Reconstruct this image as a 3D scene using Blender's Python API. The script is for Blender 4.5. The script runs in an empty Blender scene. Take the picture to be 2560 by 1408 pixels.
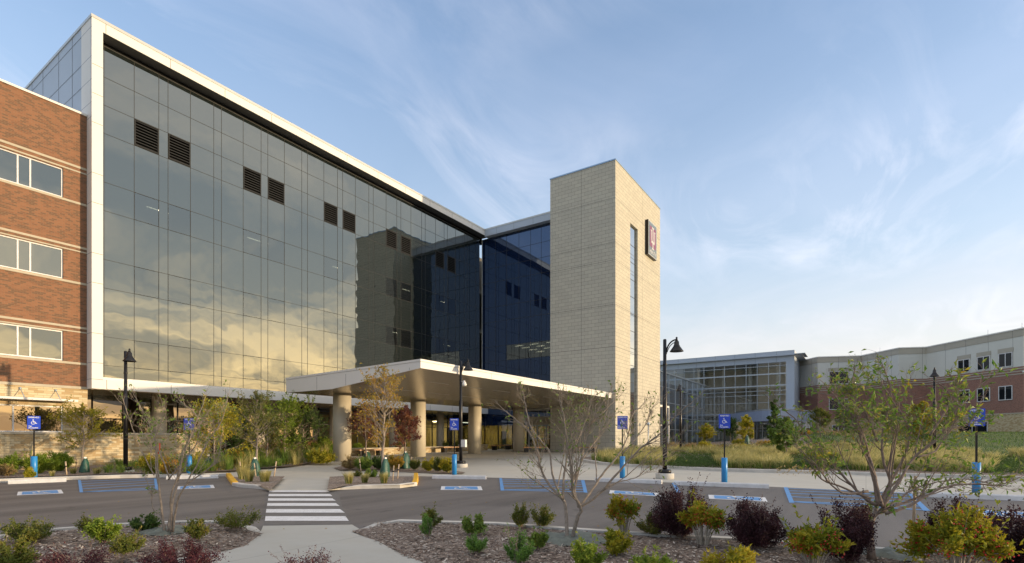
import bpy, bmesh, math, random
from mathutils import Vector, Matrix, noise
R = math.radians
S = bpy.context.scene
COL = S.collection
# ------------------------------------------------------------------ camera
YAW = R(33.64)
CY, SY = math.cos(YAW), math.sin(YAW)
FPX, HORIZ, EYE = 1330.0, 1096.0, 1.5
cam = bpy.data.objects.new('camera', bpy.data.cameras.new('camera'))
COL.objects.link(cam); S.camera = cam
cam.location = (0, 0, EYE)
cam.rotation_euler = (R(90), 0, -(R(90) - YAW))
cam.data.sensor_width = 36
cam.data.lens = 36 * FPX / 2560
cam.data.shift_y = (HORIZ - 704) / 2560
cam.data.clip_start = 0.1; cam.data.clip_end = 6000
# ------------------------------------------------------------------ light
SUN_EL, SUN_ROT = R(4.1), R(156)
SKY_STRENGTH = 0.15
sun = bpy.data.objects.new('sun', bpy.data.lights.new('sun', 'SUN'))
COL.objects.link(sun)
sun.data.energy = 2.0; sun.data.angle = R(1.0); sun.data.color = (1.0, 0.76, 0.47)
sdir = Vector((math.sin(SUN_ROT) * math.cos(SUN_EL), math.cos(SUN_ROT) * math.cos(SUN_EL), math.sin(SUN_EL)))
sun.rotation_euler = sdir.to_track_quat('Z', 'Y').to_euler()
S.view_settings.view_transform = 'Standard'; S.view_settings.look = 'None'
S.view_settings.exposure = 1.25; S.view_settings.gamma = 1


class NG:
    """small helper for node graphs"""
    def __init__(s, nt): s.nt = nt
    def n(s, t, **kw):
        nd = s.nt.nodes.new(t)
        ins = kw.pop('ins', {})
        for k, v in kw.items(): setattr(nd, k, v)
        for k, v in ins.items(): s.put(nd.inputs[k], v)
        return nd
    def put(s, sock, v):
        if hasattr(v, 'is_output') or isinstance(v, bpy.types.NodeSocket): s.nt.links.new(v, sock)
        elif isinstance(v, tuple) and len(v) == 3 and sock.type == 'RGBA': sock.default_value = (*v, 1)
        else: sock.default_value = v
    def math(s, op, a, b=0.0, clamp=False):
        nd = s.n('ShaderNodeMath', operation=op, use_clamp=clamp); s.put(nd.inputs[0], a); s.put(nd.inputs[1], b); return nd.outputs[0]
    def mix(s, f, a, b, mode='MIX'):
        nd = s.n('ShaderNodeMix', data_type='RGBA', blend_type=mode)
        s.put(nd.inputs[0], f); s.put(nd.inputs[6], a); s.put(nd.inputs[7], b); return nd.outputs[2]
    def ramp(s, v, stops):
        nd = s.n('ShaderNodeValToRGB'); s.put(nd.inputs[0], v)
        el = nd.color_ramp.elements
        while len(el) < len(stops): el.new(0.5)
        for e, (p, c) in zip(el, stops):
            e.position = p; e.color = (*c, 1) if isinstance(c, tuple) else (c, c, c, 1)
        return nd.outputs[0]
    def noise(s, vec, scale, detail=4, rough=0.55, dist=0.0):
        nd = s.n('ShaderNodeTexNoise'); s.put(nd.inputs['Vector'], vec)
        nd.inputs['Scale'].default_value = scale; nd.inputs['Detail'].default_value = detail
        nd.inputs['Roughness'].default_value = rough; nd.inputs['Distortion'].default_value = dist
        return nd.outputs[0]


# ------------------------------------------------------------------ sky
W = bpy.data.worlds.new('World'); S.world = W; W.use_nodes = True
g = NG(W.node_tree)
bg = W.node_tree.nodes['Background']
sky = g.n('ShaderNodeTexSky', sky_type='NISHITA', sun_disc=False, sun_elevation=SUN_EL, sun_rotation=SUN_ROT,
          dust_density=1.4, ozone_density=2.2, air_density=1.0)
tc = g.n('ShaderNodeTexCoord').outputs['Generated']
sep = g.n('ShaderNodeSeparateXYZ'); g.put(sep.inputs[0], tc)
dx, dy, dz = sep.outputs
zc = g.math('MAXIMUM', dz, 0.0)
den = g.math('ADD', zc, 0.10)
px = g.math('DIVIDE', dx, den); py = g.math('DIVIDE', dy, den)
cmb = g.n('ShaderNodeCombineXYZ'); g.put(cmb.inputs[0], px); g.put(cmb.inputs[1], py)
# wisps: stretched along one direction
mp = g.n('ShaderNodeMapping'); g.put(mp.inputs[0], cmb.outputs[0])
mp.inputs['Rotation'].default_value = (0, 0, R(-62)); mp.inputs['Scale'].default_value = (0.75, 1.7, 1); mp.inputs['Location'].default_value = (2.3, 0.4, 0)
w1 = g.noise(mp.outputs[0], 1.5, 10, 0.60, 1.1)
w2 = g.noise(cmb.outputs[0], 0.75, 3, 0.5, 0.5)
wm = g.math('MULTIPLY', g.ramp(w1, [(0.48, 0.0), (0.80, 1.0)]), g.ramp(w2, [(0.42, 0.10), (0.62, 1.0)]))
veil = g.ramp(dz, [(0.0, 0.95), (0.12, 0.84), (0.30, 0.58), (0.60, 0.34)])
veil_n = g.math('MULTIPLY', veil, g.ramp(g.noise(cmb.outputs[0], 0.9, 6, 0.55, 0.9), [(0.25, 0.70), (0.72, 1.10)]))
front = g.mix(g.math('MULTIPLY', veil_n, 1.0, True), sky.outputs[0], g.ramp(dz, [(0.0, (2.10, 1.84, 1.58)), (0.10, (1.92, 1.84, 1.78)), (0.3, (1.50, 1.74, 2.10)), (0.6, (1.08, 1.42, 2.15))]))
front = g.mix(g.math('MULTIPLY', g.math('MULTIPLY', wm, g.ramp(dz, [(0.04, 0.15), (0.32, 1.0)])), 0.46), front, (2.6, 2.6, 2.8))
front = g.mix(1.0, front, (1.50, 1.44, 1.42), 'MULTIPLY')
# the lit evening side of the sky: low warm banks under grey cloud
mb = g.n('ShaderNodeMapping'); g.put(mb.inputs[0], cmb.outputs[0]); mb.inputs['Scale'].default_value = (0.8, 0.8, 1)
b1 = g.noise(mb.outputs[0], 0.95, 8, 0.6, 0.7)
bm = g.ramp(b1, [(0.42, 0.0), (0.60, 1.0)])
ccol = g.ramp(dz, [(0.0, (9.5, 5.6, 2.2)), (0.10, (13.0, 9.4, 4.6)), (0.20, (7.6, 6.3, 4.2)), (0.34, (4.0, 3.8, 3.4)), (0.6, (3.2, 3.2, 3.2))])
ccol0 = g.ramp(dz, [(0.0, (5.0, 3.0, 1.4)), (0.10, (4.6, 3.8, 2.5)), (0.20, (3.0, 3.1, 2.9)), (0.34, (2.2, 2.5, 2.7)), (0.6, (1.6, 2.0, 2.5))])
back = g.mix(bm, ccol0, ccol)
dsun = g.math('ADD', g.math('MULTIPLY', dx, math.sin(SUN_ROT)), g.math('MULTIPLY', dy, math.cos(SUN_ROT)))
bf = g.ramp(g.math('MULTIPLY_ADD', dsun, 0.5), [(0.80, 0.0), (0.94, 1.0)])
bf.node.inputs[0].links[0].from_node.inputs[2].default_value = 0.5
top = g.ramp(dz, [(0.66, 0.0), (0.80, 0.85)])   # bright veil added overhead, out of view, to lift light on the ground
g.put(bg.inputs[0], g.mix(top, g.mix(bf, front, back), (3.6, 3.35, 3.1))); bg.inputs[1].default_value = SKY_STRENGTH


# ------------------------------------------------------------------ places
def DL(D, L): return (D * CY + L * SY, D * SY - L * CY)
def toDL(X, Y): return (X * CY + Y * SY, X * SY - Y * CY)
def lerp_tab(t, v):
    if v <= t[0][0]: return t[0][1]
    for (a, b), (c, d) in zip(t, t[1:]):
        if v <= c: return b + (d - b) * (v - a) / (c - a)
    return t[-1][1]
BASE = [(23.5, 0), (29.5, .23), (45, .4), (60, .5), (90, .7), (140, .9)]
BERM = [(21, 0.0), (35, .55), (55, 1.95), (75, 2.15), (140, 2.3)]
def zg(X, Y):
    D, L = toDL(X, Y)
    z = lerp_tab(BASE, D)
    if D > 21 and L > 0:
        t = min(1, max(0, (L / D - .33) / .3)); t = t * t * (3 - 2 * t)
        z = z * (1 - t) + lerp_tab(BERM, D) * t
        if D < 24: z = z * (D - 21) / 3 if D < 24 and t > 0 else z
    return z
def ray(x):
    t = (x - 1280) / FPX
    return CY + t * SY, SY - t * CY
def G(x, y, off=0.0):
    """a spot on the ground: bearing x, dip y of the survey picture"""
    a, b = ray(x); z = off
    for _ in range(12):
        D = (EYE - z) * FPX / (y - HORIZ); D = min(D, 160)
        z = 0.5 * z + 0.5 * (zg(a * D, b * D) + off)
    D = (EYE - z) * FPX / (y - HORIZ); D = min(D, 160)
    return Vector((a * D, b * D, zg(a * D, b * D) + off))
def G2(pts, off=0.0): return [tuple(G(x, y, off)[:2]) for x, y in pts]


# ------------------------------------------------------------------ meshes
class MB:
    def __init__(s): s.v = []; s.f = []; s.m = []; s.sm = []
    def add(s, vs, fs, mi=0, smooth=False):
        o = len(s.v); s.v += [tuple(p) for p in vs]
        for f in fs: s.f.append([o + i for i in f]); s.m.append(mi); s.sm.append(smooth)
    def box(s, x0, y0, z0, x1, y1, z1, mi=0):
        s.add([(x0, y0, z0), (x1, y0, z0), (x1, y1, z0), (x0, y1, z0), (x0, y0, z1), (x1, y0, z1), (x1, y1, z1), (x0, y1, z1)],
              [(0, 3, 2, 1), (4, 5, 6, 7), (0, 1, 5, 4), (1, 2, 6, 5), (2, 3, 7, 6), (3, 0, 4, 7)], mi)
    def obox(s, o, ax, ay, az, mi=0):
        """oriented box: corner o and three edge vectors"""
        o, ax, ay, az = Vector(o), Vector(ax), Vector(ay), Vector(az)
        s.add([o, o + ax, o + ax + ay, o + ay, o + az, o + ax + az, o + ax + ay + az, o + ay + az],
              [(0, 3, 2, 1), (4, 5, 6, 7), (0, 1, 5, 4), (1, 2, 6, 5), (2, 3, 7, 6), (3, 0, 4, 7)], mi)
    def tube(s, pts, rad, n=6, mi=0, cap=True):
        pts = [Vector(p) for p in pts]
        if not hasattr(rad, '__len__'): rad = [rad] * len(pts)
        o = len(s.v); prev = None
        for i, p in enumerate(pts):
            d = (pts[min(i + 1, len(pts) - 1)] - pts[max(i - 1, 0)])
            d = d.normalized() if d.length > 1e-9 else Vector((0, 0, 1))
            if prev is None:
                u = d.cross(Vector((0, 0, 1)) if abs(d.z) < .9 else Vector((1, 0, 0))).normalized()
            else:
                u = (prev - d * prev.dot(d)); u = u.normalized() if u.length > 1e-6 else d.orthogonal().normalized()
            prev = u; w = d.cross(u)
            for k in range(n):
                a = 2 * math.pi * k / n
                s.v.append(tuple(p + (u * math.cos(a) + w * math.sin(a)) * rad[i]))
        for i in range(len(pts) - 1):
            for k in range(n):
                k2 = (k + 1) % n
                s.f.append([o + i * n + k, o + i * n + k2, o + (i + 1) * n + k2, o + (i + 1) * n + k]); s.m.append(mi); s.sm.append(True)
        if cap and n > 2:
            s.f.append([o + k for k in range(n)][::-1]); s.m.append(mi); s.sm.append(False)
            s.f.append([o + (len(pts) - 1) * n + k for k in range(n)]); s.m.append(mi); s.sm.append(False)
    def lathe(s, prof, c=(0, 0, 0), n=24, mi=0, smooth=True):
        o = len(s.v)
        for r, z in prof:
            for k in range(n):
                a = 2 * math.pi * k / n
                s.v.append((c[0] + r * math.cos(a), c[1] + r * math.sin(a), c[2] + z))
        for i in range(len(prof) - 1):
            for k in range(n):
                k2 = (k + 1) % n
                s.f.append([o + i * n + k, o + i * n + k2, o + (i + 1) * n + k2, o + (i + 1) * n + k]); s.m.append(mi); s.sm.append(smooth)
        if prof[0][0] > 1e-4: s.f.append([o + k for k in range(n)][::-1]); s.m.append(mi); s.sm.append(False)
        if prof[-1][0] > 1e-4: s.f.append([o + (len(prof) - 1) * n + k for k in range(n)]); s.m.append(mi); s.sm.append(False)
    def prism(s, poly, axis, a0, a1, mi=0):
        """extrude a 2-D outline along axis x/y/z"""
        def P(u, v, a): return {'x': (a, u, v), 'y': (u, a, v), 'z': (u, v, a)}[axis]
        n = len(poly)
        s.add([P(u, v, a0) for u, v in poly] + [P(u, v, a1) for u, v in poly],
              [tuple(range(n))[::-1], tuple(range(n, 2 * n))] + [(i, (i + 1) % n, n + (i + 1) % n, n + i) for i in range(n)], mi)
    def build(s, name, mats, parent=None, loc=None, fix=True):
        me = bpy.data.meshes.new(name)
        me.from_pydata(s.v, [], s.f)
        if not isinstance(mats, (list, tuple)): mats = [mats]
        for m in mats: me.materials.append(m)
        me.polygons.foreach_set('material_index', s.m)
        me.polygons.foreach_set('use_smooth', s.sm)
        if fix:
            b = bmesh.new(); b.from_mesh(me); bmesh.ops.recalc_face_normals(b, faces=b.faces); b.to_mesh(me); b.free()
        me.update()
        o = bpy.data.objects.new(name, me); COL.objects.link(o)
        if parent: o.parent = parent
        if loc is not None: o.location = loc
        return o


def tag(o, label=None, cat=None, group=None, kind=None):
    if label: o['label'] = label
    if cat: o['category'] = cat
    if group: o['group'] = group
    if kind: o['kind'] = kind
    return o
def thing(name, label, cat, loc=(0, 0, 0), group=None, rotz=0.0):
    o = bpy.data.objects.new(name, None); COL.objects.link(o)
    o.location = loc; o.rotation_euler = (0, 0, rotz); o.empty_display_size = .2
    return tag(o, label, cat, group)


# ------------------------------------------------------------------ materials
def new_mat(name):
    m = bpy.data.materials.new(name); m.use_nodes = True
    return m, NG(m.node_tree), m.node_tree.nodes['Principled BSDF']
def objco(g): return g.n('ShaderNodeTexCoord').outputs['Object']
def geoco(g): return g.n('ShaderNodeNewGeometry').outputs['Position']
def bump(g, b, h, strength=.3, dist=.02):
    nd = g.n('ShaderNodeBump'); nd.inputs['Strength'].default_value = strength; nd.inputs['Distance'].default_value = dist
    g.put(nd.inputs['Height'], h); g.put(b.inputs['Normal'], nd.outputs[0])
def plain(name, col, rough=.5, metal=0.0, var=.12, scale=3.0, bmp=0.0, spec=None):
    m, g, b = new_mat(name)
    co = geoco(g); n = g.noise(co, scale, 5, .6)
    lo = tuple(c * (1 - var) for c in col); hi = tuple(min(1, c * (1 + var)) for c in col)
    g.put(b.inputs['Base Color'], g.ramp(n, [(.3, lo), (.7, hi)]))
    b.inputs['Roughness'].default_value = rough; b.inputs['Metallic'].default_value = metal
    if spec is not None: b.inputs['Specular IOR Level'].default_value = spec
    if bmp: bump(g, b, g.noise(co, scale * 12, 4, .6), bmp, .01)
    return m
def wallco(g):
    """X+Y runs along a wall that faces either way, Z up it"""
    sp = g.n('ShaderNodeSeparateXYZ'); g.put(sp.inputs[0], geoco(g))
    c = g.n('ShaderNodeCombineXYZ'); g.put(c.inputs[0], g.math('ADD', sp.outputs[0], sp.outputs[1])); g.put(c.inputs[1], sp.outputs[2])
    return c.outputs[0]
def brickmat(name, w, h, mortar, c1, c2, c3, mcol, rough=.8, off=.5, bm=.3, blotch=0.0, grain=.35):
    m, g, b = new_mat(name)
    co = wallco(g)
    br = g.n('ShaderNodeTexBrick', offset=off)
    g.put(br.inputs['Vector'], co)
    br.inputs['Scale'].default_value = 1; br.inputs['Brick Width'].default_value = w; br.inputs['Row Height'].default_value = h
    br.inputs['Mortar Size'].default_value = mortar; br.inputs['Mortar Smooth'].default_value = .2; br.inputs['Bias'].default_value = 0
    br.inputs['Color1'].default_value = (0, 0, 0, 1); br.inputs['Color2'].default_value = (1, 1, 1, 1); br.inputs['Mortar'].default_value = (.5, .5, .5, 1)
    col = g.ramp(br.outputs[0], [(0.0, c1), (.22, c1), (.45, c2), (.8, c3), (1.0, c3)])
    if blotch:
        col = g.mix(g.math('MULTIPLY', g.noise(co, .35, 4, .6), blotch), col, tuple(x * .6 for x in c2))
    fine = g.noise(co, 9, 4, .7)
    col = g.mix(g.math('MULTIPLY', fine, grain), col, tuple(x * .72 for x in c2))
    g.put(b.inputs['Base Color'], g.mix(br.outputs[1], col, mcol))
    b.inputs['Roughness'].default_value = rough
    bump(g, b, g.math('SUBTRACT', g.math('MULTIPLY', fine, .4), br.outputs[1]), bm, .01)
    return m
def leafmat(name, cols, trans=.35, rough=.55, scale=14.0):
    m, g, b = new_mat(name)
    co = geoco(g); n = g.math('ADD', g.math('MULTIPLY', g.noise(co, scale * 1.6, 3, .8), .62), g.math('MULTIPLY', g.noise(co, 2.6, 2, .5), .38))
    k = len(cols)
    g.put(b.inputs['Base Color'], g.ramp(n, [(.36 + .28 * i / max(1, k - 1), c) for i, c in enumerate(cols)]))
    b.inputs['Roughness'].default_value = rough; b.inputs['Specular IOR Level'].default_value = .35
    t = g.n('ShaderNodeBsdfTranslucent'); g.put(t.inputs[0], b.inputs['Base Color'].links[0].from_socket)
    mx = g.n('ShaderNodeMixShader'); mx.inputs[0].default_value = trans
    g.put(mx.inputs[1], b.outputs[0]); g.put(mx.inputs[2], t.outputs[0])
    g.put(m.node_tree.nodes['Material Output'].inputs[0], mx.outputs[0])
    return m
def glassmat(name, refl, base, fac, wav=.35, through=0.0, tint=(.3, .35, .35)):
    """coated glazing: a mirror share over dark backing, or over a clear tinted sheet"""
    m, g, b = new_mat(name)
    co = geoco(g)
    gl = g.n('ShaderNodeBsdfGlossy'); gl.inputs['Roughness'].default_value = .004; gl.inputs['Color'].default_value = (*refl, 1)
    bp = g.n('ShaderNodeBump'); bp.inputs['Strength'].default_value = 1; bp.inputs['Distance'].default_value = .004 * wav
    g.put(bp.inputs['Height'], g.noise(co, .55, 2, .5)); g.put(gl.inputs['Normal'], bp.outputs[0])
    if through:
        bk = g.n('ShaderNodeBsdfTransparent'); bk.inputs[0].default_value = (*[t * through for t in tint], 1)
    else:
        bk = g.n('ShaderNodeBsdfDiffuse'); bk.inputs[0].default_value = (*base, 1)
    ge = g.n('ShaderNodeNewGeometry'); dt = g.n('ShaderNodeVectorMath', operation='DOT_PRODUCT')
    g.put(dt.inputs[0], ge.outputs['True Normal']); g.put(dt.inputs[1], ge.outputs['Incoming'])
    sch = g.math('POWER', g.math('SUBTRACT', 1.0, g.math('ABSOLUTE', dt.outputs['Value']), True), 4.0)
    mx = g.n('ShaderNodeMixShader'); g.put(mx.inputs[0], g.math('ADD', g.math('MULTIPLY', sch, .8), fac, True))
    g.put(mx.inputs[1], bk.outputs[0]); g.put(mx.inputs[2], gl.outputs[0])
    g.put(m.node_tree.nodes['Material Output'].inputs[0], mx.outputs[0])
    return m
def emit(name, col, st):
    m = bpy.data.materials.new(name); m.use_nodes = True; nt = m.node_tree
    nt.nodes.remove(nt.nodes['Principled BSDF']); e = nt.nodes.new('ShaderNodeEmission')
    e.inputs[0].default_value = (*col, 1); e.inputs[1].default_value = st
    nt.links.new(e.outputs[0], nt.nodes['Material Output'].inputs[0]); return m

M = {}
M['white_metal'] = plain('white_metal', (.70, .685, .66), .62, .0, .03, .4)
M['joint'] = plain('panel_joint', (.08, .08, .085), .8)
M['soft_joint'] = plain('soft_joint', (.22, .25, .30), .7)
M['side_metal'] = plain('side_metal', (.40, .45, .52), .5, .15, .04, .3)
M['coping'] = plain('coping_metal', (.50, .50, .48), .35, .3, .04)
M['blue_coping'] = plain('blue_coping', (.30, .40, .52), .35, .6, .04)
M['brick'] = brickmat('orange_brick', .20, .0677, .006, (.135, .078, .046), (.225, .098, .050), (.275, .125, .064), (.22, .155, .10), .85, .5, .35, .15)
M['brick_far'] = brickmat('red_brick', .20, .0677, .008, (.20, .09, .07), (.27, .115, .085), (.31, .14, .10), (.33, .25, .21), .85)
M['stone'] = brickmat('stone_veneer', .33, .105, .006, (.42, .29, .14), (.56, .45, .27), (.62, .53, .35), (.38, .30, .19), .8, .37, .8, .15)
M['stone_trim'] = plain('stone_trim', (.42, .375, .29), .7, 0, .08, 4, .2)
M['tower'] = brickmat('ground_face_block', .60, .29, .009, (.46, .435, .365), (.485, .455, .38), (.50, .475, .395), (.17, .16, .135), .85, .5, .25, 0, .08)
M['col_paint'] = plain('column_paint', (.52, .47, .37), .55, 0, .05, 2, .1)
M['concrete'] = plain('concrete', (.50, .48, .44), .85, 0, .12, 1.6, .25)
M['kerb'] = plain('kerb_concrete', (.50, .48, .445), .85, 0, .15, 2.5, .3)
M['kerb_side'] = M['kerb']
M['stop'] = plain('stop_concrete', (.56, .56, .57), .8, 0, .12, 5, .3)
M['yellow'] = plain('yellow_paint', (.72, .40, .02), .55, 0, .10, 6, .1)
def worn(name, col, amt=.5):
    m, g, b = new_mat(name); co = geoco(g); n1 = g.noise(co, 38, 4, .75); n2 = g.noise(co, 1.7, 4, .6)
    c = g.mix(g.ramp(g.noise(co, 6, 4, .6), [(.3, 0.0), (.7, 1.0)]), tuple(x * .84 for x in col), col)
    k = g.math('MULTIPLY', g.ramp(n1, [(.52, 0.0), (.66, 1.0)]), g.ramp(n2, [(.38, .15), (.65, 1.0)]))
    g.put(b.inputs['Base Color'], g.mix(g.math('MULTIPLY', k, amt), c, (.11, .10, .095))); b.inputs['Roughness'].default_value = .65; bump(g, b, n1, .2, .004); return m
M['blue_paint'] = worn('blue_road_paint', (.10, .29, .62), .7)
M['white_paint'] = worn('white_road_paint', (.74, .74, .76), .75)
M['blue_post'] = plain('blue_sleeve', (.02, .22, .55), .35, 0, .05, 2)
M['sign_blue'] = plain('sign_blue', (.015, .06, .52), .4, 0, .03, 2)
M['sign_white'] = plain('sign_white', (.78, .80, .84), .4, 0, .03, 2)
M['black'] = plain('black_metal', (.018, .017, .019), .32, .4, .1, 3)
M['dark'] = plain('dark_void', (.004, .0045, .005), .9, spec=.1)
M['louvre'] = plain('louvre_blade', (.045, .047, .050), .8, 0, spec=.1)
M['frame_grey'] = plain('mullion', (.055, .055, .055), .8, 0, spec=.2)
M['alu'] = plain('aluminium', (.40, .45, .50), .35, .4, .05)
M['window_white'] = plain('window_frame_white', (.62, .62, .64), .4)
M['glass'] = glassmat('facade_glass', (.79, .81, .79), (.012, .016, .015), .265, 2.8)
M['glass_wing'] = glassmat('wing_glass', (.52, .68, .98), (.006, .014, .045), .13, 1.3)
M['slot'] = glassmat('slot_glass', (.80, .84, .88), (.05, .055, .06), .50, 1.0)
M['vision'] = glassmat('vision_glass', (.80, .82, .80), (0, 0, 0), .25, 2.6, .45, (.55, .6, .58))
M['vision_far'] = glassmat('lobby_glass', (.75, .76, .78), (0, 0, 0), .10, .8, .8, (.75, .78, .78))
M['glass_low'] = glassmat('ground_glass', (.86, .80, .72), (.02, .018, .014), .28, 1.4)
M['glass_atrium'] = glassmat('atrium_glass', (.6, .68, .8), (.02, .024, .03), .17, .8, .95, (.85, .9, .95))
M['interior'] = plain('interior_wall', (.12, .11, .09), .8)
M['interior_warm'] = plain('lobby_wall', (.52, .40, .14), .7, 0, .06, 1)
M['lamp_on'] = emit('ceiling_lamp', (1.0, .86, .62), 3.2)
M['lobby_lamp'] = emit('lobby_lamp', (1.0, .80, .42), 11.0)
M['wood'] = plain('bench_wood', (.36, .20, .10), .5, 0, .25, 7, .1)
M['stake'] = plain('stake_wood', (.50, .38, .26), .8, 0, .2, 14, .2)
M['greywood'] = plain('weathered_wood', (.34, .33, .31), .8, 0, .25, 14, .3)
M['strap'] = plain('black_strap', (.02, .02, .02), .7)
M['bag'] = plain('green_bag', (.018, .075, .055), .38, 0, .35, 9, .5)
M['liner'] = plain('grey_green_liner', (.13, .145, .12), .6, 0, .3, 9, .6)
M['bark'] = plain('grey_bark', (.27, .225, .185), .85, 0, .3, 22, .6)
M['bark_red'] = plain('brown_bark', (.23, .175, .145), .85, 0, .3, 22, .5)
M['twig'] = plain('pale_twig', (.36, .32, .26), .8, 0, .2, 20, .3)
M['ribbon'] = plain('orange_ribbon', (.80, .12, .04), .5)
M['green_ribbon'] = plain('green_ribbon', (.05, .55, .10), .5)
M['berry'] = plain('red_berry', (.48, .015, .02), .3, 0, .2, 30)
M['white_box'] = plain('white_box', (.72, .70, .68), .4, 0, .03)
M['panel_white'] = plain('pale_panel', (.58, .58, .54), .55, .0, .04, .5)
M['tan_band'] = plain('tan_band', (.40, .37, .31), .7, 0, .05, .6)
M['blue_metal'] = plain('blue_metal', (.30, .37, .52), .4, .15, .06)
M['soffit'] = plain('bronze_soffit', (.52, .45, .35), .26, .55, .06, .5)
M['crimson'] = plain('crimson', (.20, .035, .09), .35, 0, .04)
M['slate'] = plain('slate_blue', (.13, .17, .20), .35, 0, .04)
M['L_green'] = leafmat('leaf_green', [(0.072, 0.145, 0.022), (0.160, 0.246, 0.043), (0.290, 0.348, 0.058)])
M['L_pear'] = leafmat('leaf_long_green', [(0.065, 0.145, 0.022), (0.131, 0.246, 0.043), (0.246, 0.319, 0.058), (0.522, 0.348, 0.043)], .4)
M['L_olive'] = leafmat('leaf_olive', [(0.058, 0.094, 0.017), (0.145, 0.174, 0.029), (0.275, 0.217, 0.043)])
M['L_fine'] = leafmat('leaf_fine', [(0.072, 0.174, 0.043), (0.145, 0.275, 0.058), (0.232, 0.377, 0.072)])
M['L_lime'] = leafmat('leaf_lime', [(.09, .17, .02), (.20, .29, .03), (.34, .37, .06)])
M['L_holly'] = leafmat('leaf_yellow_green', [(0.10, 0.16, 0.014), (0.20, 0.24, 0.018), (0.36, 0.31, 0.022), (0.50, 0.37, 0.03)])
M['L_purple'] = leafmat('leaf_purple', [(0.025, 0.011, 0.016), (0.057, 0.021, 0.028), (0.098, 0.034, 0.040)], .2)
M['L_burg'] = leafmat('leaf_burgundy', [(.035, .012, .018), (.075, .018, .028), (.13, .035, .040)], .22)
M['L_yellow'] = leafmat('leaf_yellow', [(.13, .17, .015), (.27, .29, .022), (.44, .36, .03), (.52, .38, .04)])
M['L_redtree'] = leafmat('leaf_red_brown', [(0.087, 0.029, 0.029), (0.189, 0.058, 0.051), (0.377, 0.189, 0.043)])
M['L_autumn'] = leafmat('leaf_autumn', [(0.145, 0.160, 0.017), (0.392, 0.275, 0.029), (0.522, 0.232, 0.043)])
M['L_shade'] = leafmat('leaf_dark', [(0.036, 0.072, 0.017), (0.072, 0.131, 0.029), (0.131, 0.189, 0.043)])
M['L_dry'] = leafmat('leaf_dry', [(0.174, 0.131, 0.051), (0.348, 0.246, 0.102), (0.464, 0.377, 0.174)])
M['G_gold'] = leafmat('grass_gold', [(0.26, 0.25, 0.07), (0.47, 0.42, 0.16), (0.60, 0.54, 0.28)], .4)
M['G_green'] = leafmat('grass_green', [(0.072, 0.145, 0.022), (0.145, 0.246, 0.036), (0.290, 0.348, 0.072)], .4)
M['flower'] = leafmat('seed_heads', [(0.230, 0.057, 0.034), (0.391, 0.184, 0.081), (0.483, 0.380, 0.184)], .3)


def m_asphalt():
    m, g, b = new_mat('asphalt'); co = geoco(g)
    mp = g.n('ShaderNodeMapping'); g.put(mp.inputs[0], co); mp.inputs['Rotation'].default_value = (0, 0, R(56.4)); mp.inputs['Scale'].default_value = (.07, .75, 1)
    streak = g.noise(mp.outputs[0], 1.6, 6, .65, .3); big = g.noise(co, .35, 4, .6); fine = g.noise(co, 70, 3, .7)
    c = g.mix(g.ramp(streak, [(.36, 0.0), (.66, 1.0)]), (.052, .045, .042), (.150, .130, .120))
    c = g.mix(g.ramp(big, [(.35, 0.0), (.7, .45)]), c, (.125, .115, .11))
    c = g.mix(g.math('MULTIPLY', g.ramp(fine, [(.35, 0.0), (.75, 1.0)]), .45), c, (.15, .14, .135))
    spot = g.noise(co, 1.3, 3, .5, 1.2)
    c = g.mix(g.ramp(spot, [(.64, 0.0), (.70, .5)]), c, (.045, .040, .038))
    patch = g.noise(co, .13, 2, .4)
    c = g.mix(g.ramp(patch, [(.50, 0.0), (.53, .35)]), c, (.155, .142, .134))
    g.put(b.inputs['Base Color'], c); b.inputs['Roughness'].default_value = .75; bump(g, b, fine, .5, .006); return m
def m_concrete(name, base, jw, jh):
    m, g, b = new_mat(name); co = geoco(g)
    big = g.noise(co, .28, 5, .6); mid = g.noise(co, 2.2, 5, .65); fine = g.noise(co, 45, 3, .6)
    c = g.mix(g.ramp(big, [(.3, 0.0), (.7, 1.0)]), tuple(x * .86 for x in base), base)
    c = g.mix(g.math('MULTIPLY', g.ramp(mid, [(.4, 0.0), (.7, 1.0)]), .25), c, (base[0] * .78, base[1] * .70, base[2] * .60))
    br = g.n('ShaderNodeTexBrick', offset=0.0); g.put(br.inputs['Vector'], co)
    br.inputs['Scale'].default_value = 1; br.inputs['Brick Width'].default_value = jw; br.inputs['Row Height'].default_value = jh
    br.inputs['Mortar Size'].default_value = .012; br.inputs['Mortar Smooth'].default_value = .3
    c = g.mix(g.math('MULTIPLY', br.outputs[1], .55), c, tuple(x * .5 for x in base))
    g.put(b.inputs['Base Color'], c); b.inputs['Roughness'].default_value = .8; bump(g, b, fine, .25, .004); return m
def m_mulch():
    m, g, b = new_mat('mulch'); co = geoco(g)
    vo = g.n('ShaderNodeTexVoronoi'); g.put(vo.inputs['Vector'], co); vo.inputs['Scale'].default_value = 26; vo.inputs['Randomness'].default_value = 1
    n = g.noise(co, 11, 6, .75, .6); big = g.noise(co, .8, 4, .6)
    c = g.ramp(vo.outputs[1], [(.1, (.16, .12, .10)), (.45, (.29, .235, .195)), (.7, (.41, .35, .30)), (.95, (.52, .46, .41))])
    c = g.mix(g.ramp(n, [(.35, .8), (.6, 0.0)]), c, (.07, .045, .035))
    c = g.mix(g.ramp(big, [(.35, .45), (.7, 0.0)]), c, (.13, .085, .06))
    g.put(b.inputs['Base Color'], c); b.inputs['Roughness'].default_value = .95
    bump(g, b, g.math('ADD', n, vo.outputs[0]), .8, .03); return m
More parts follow.
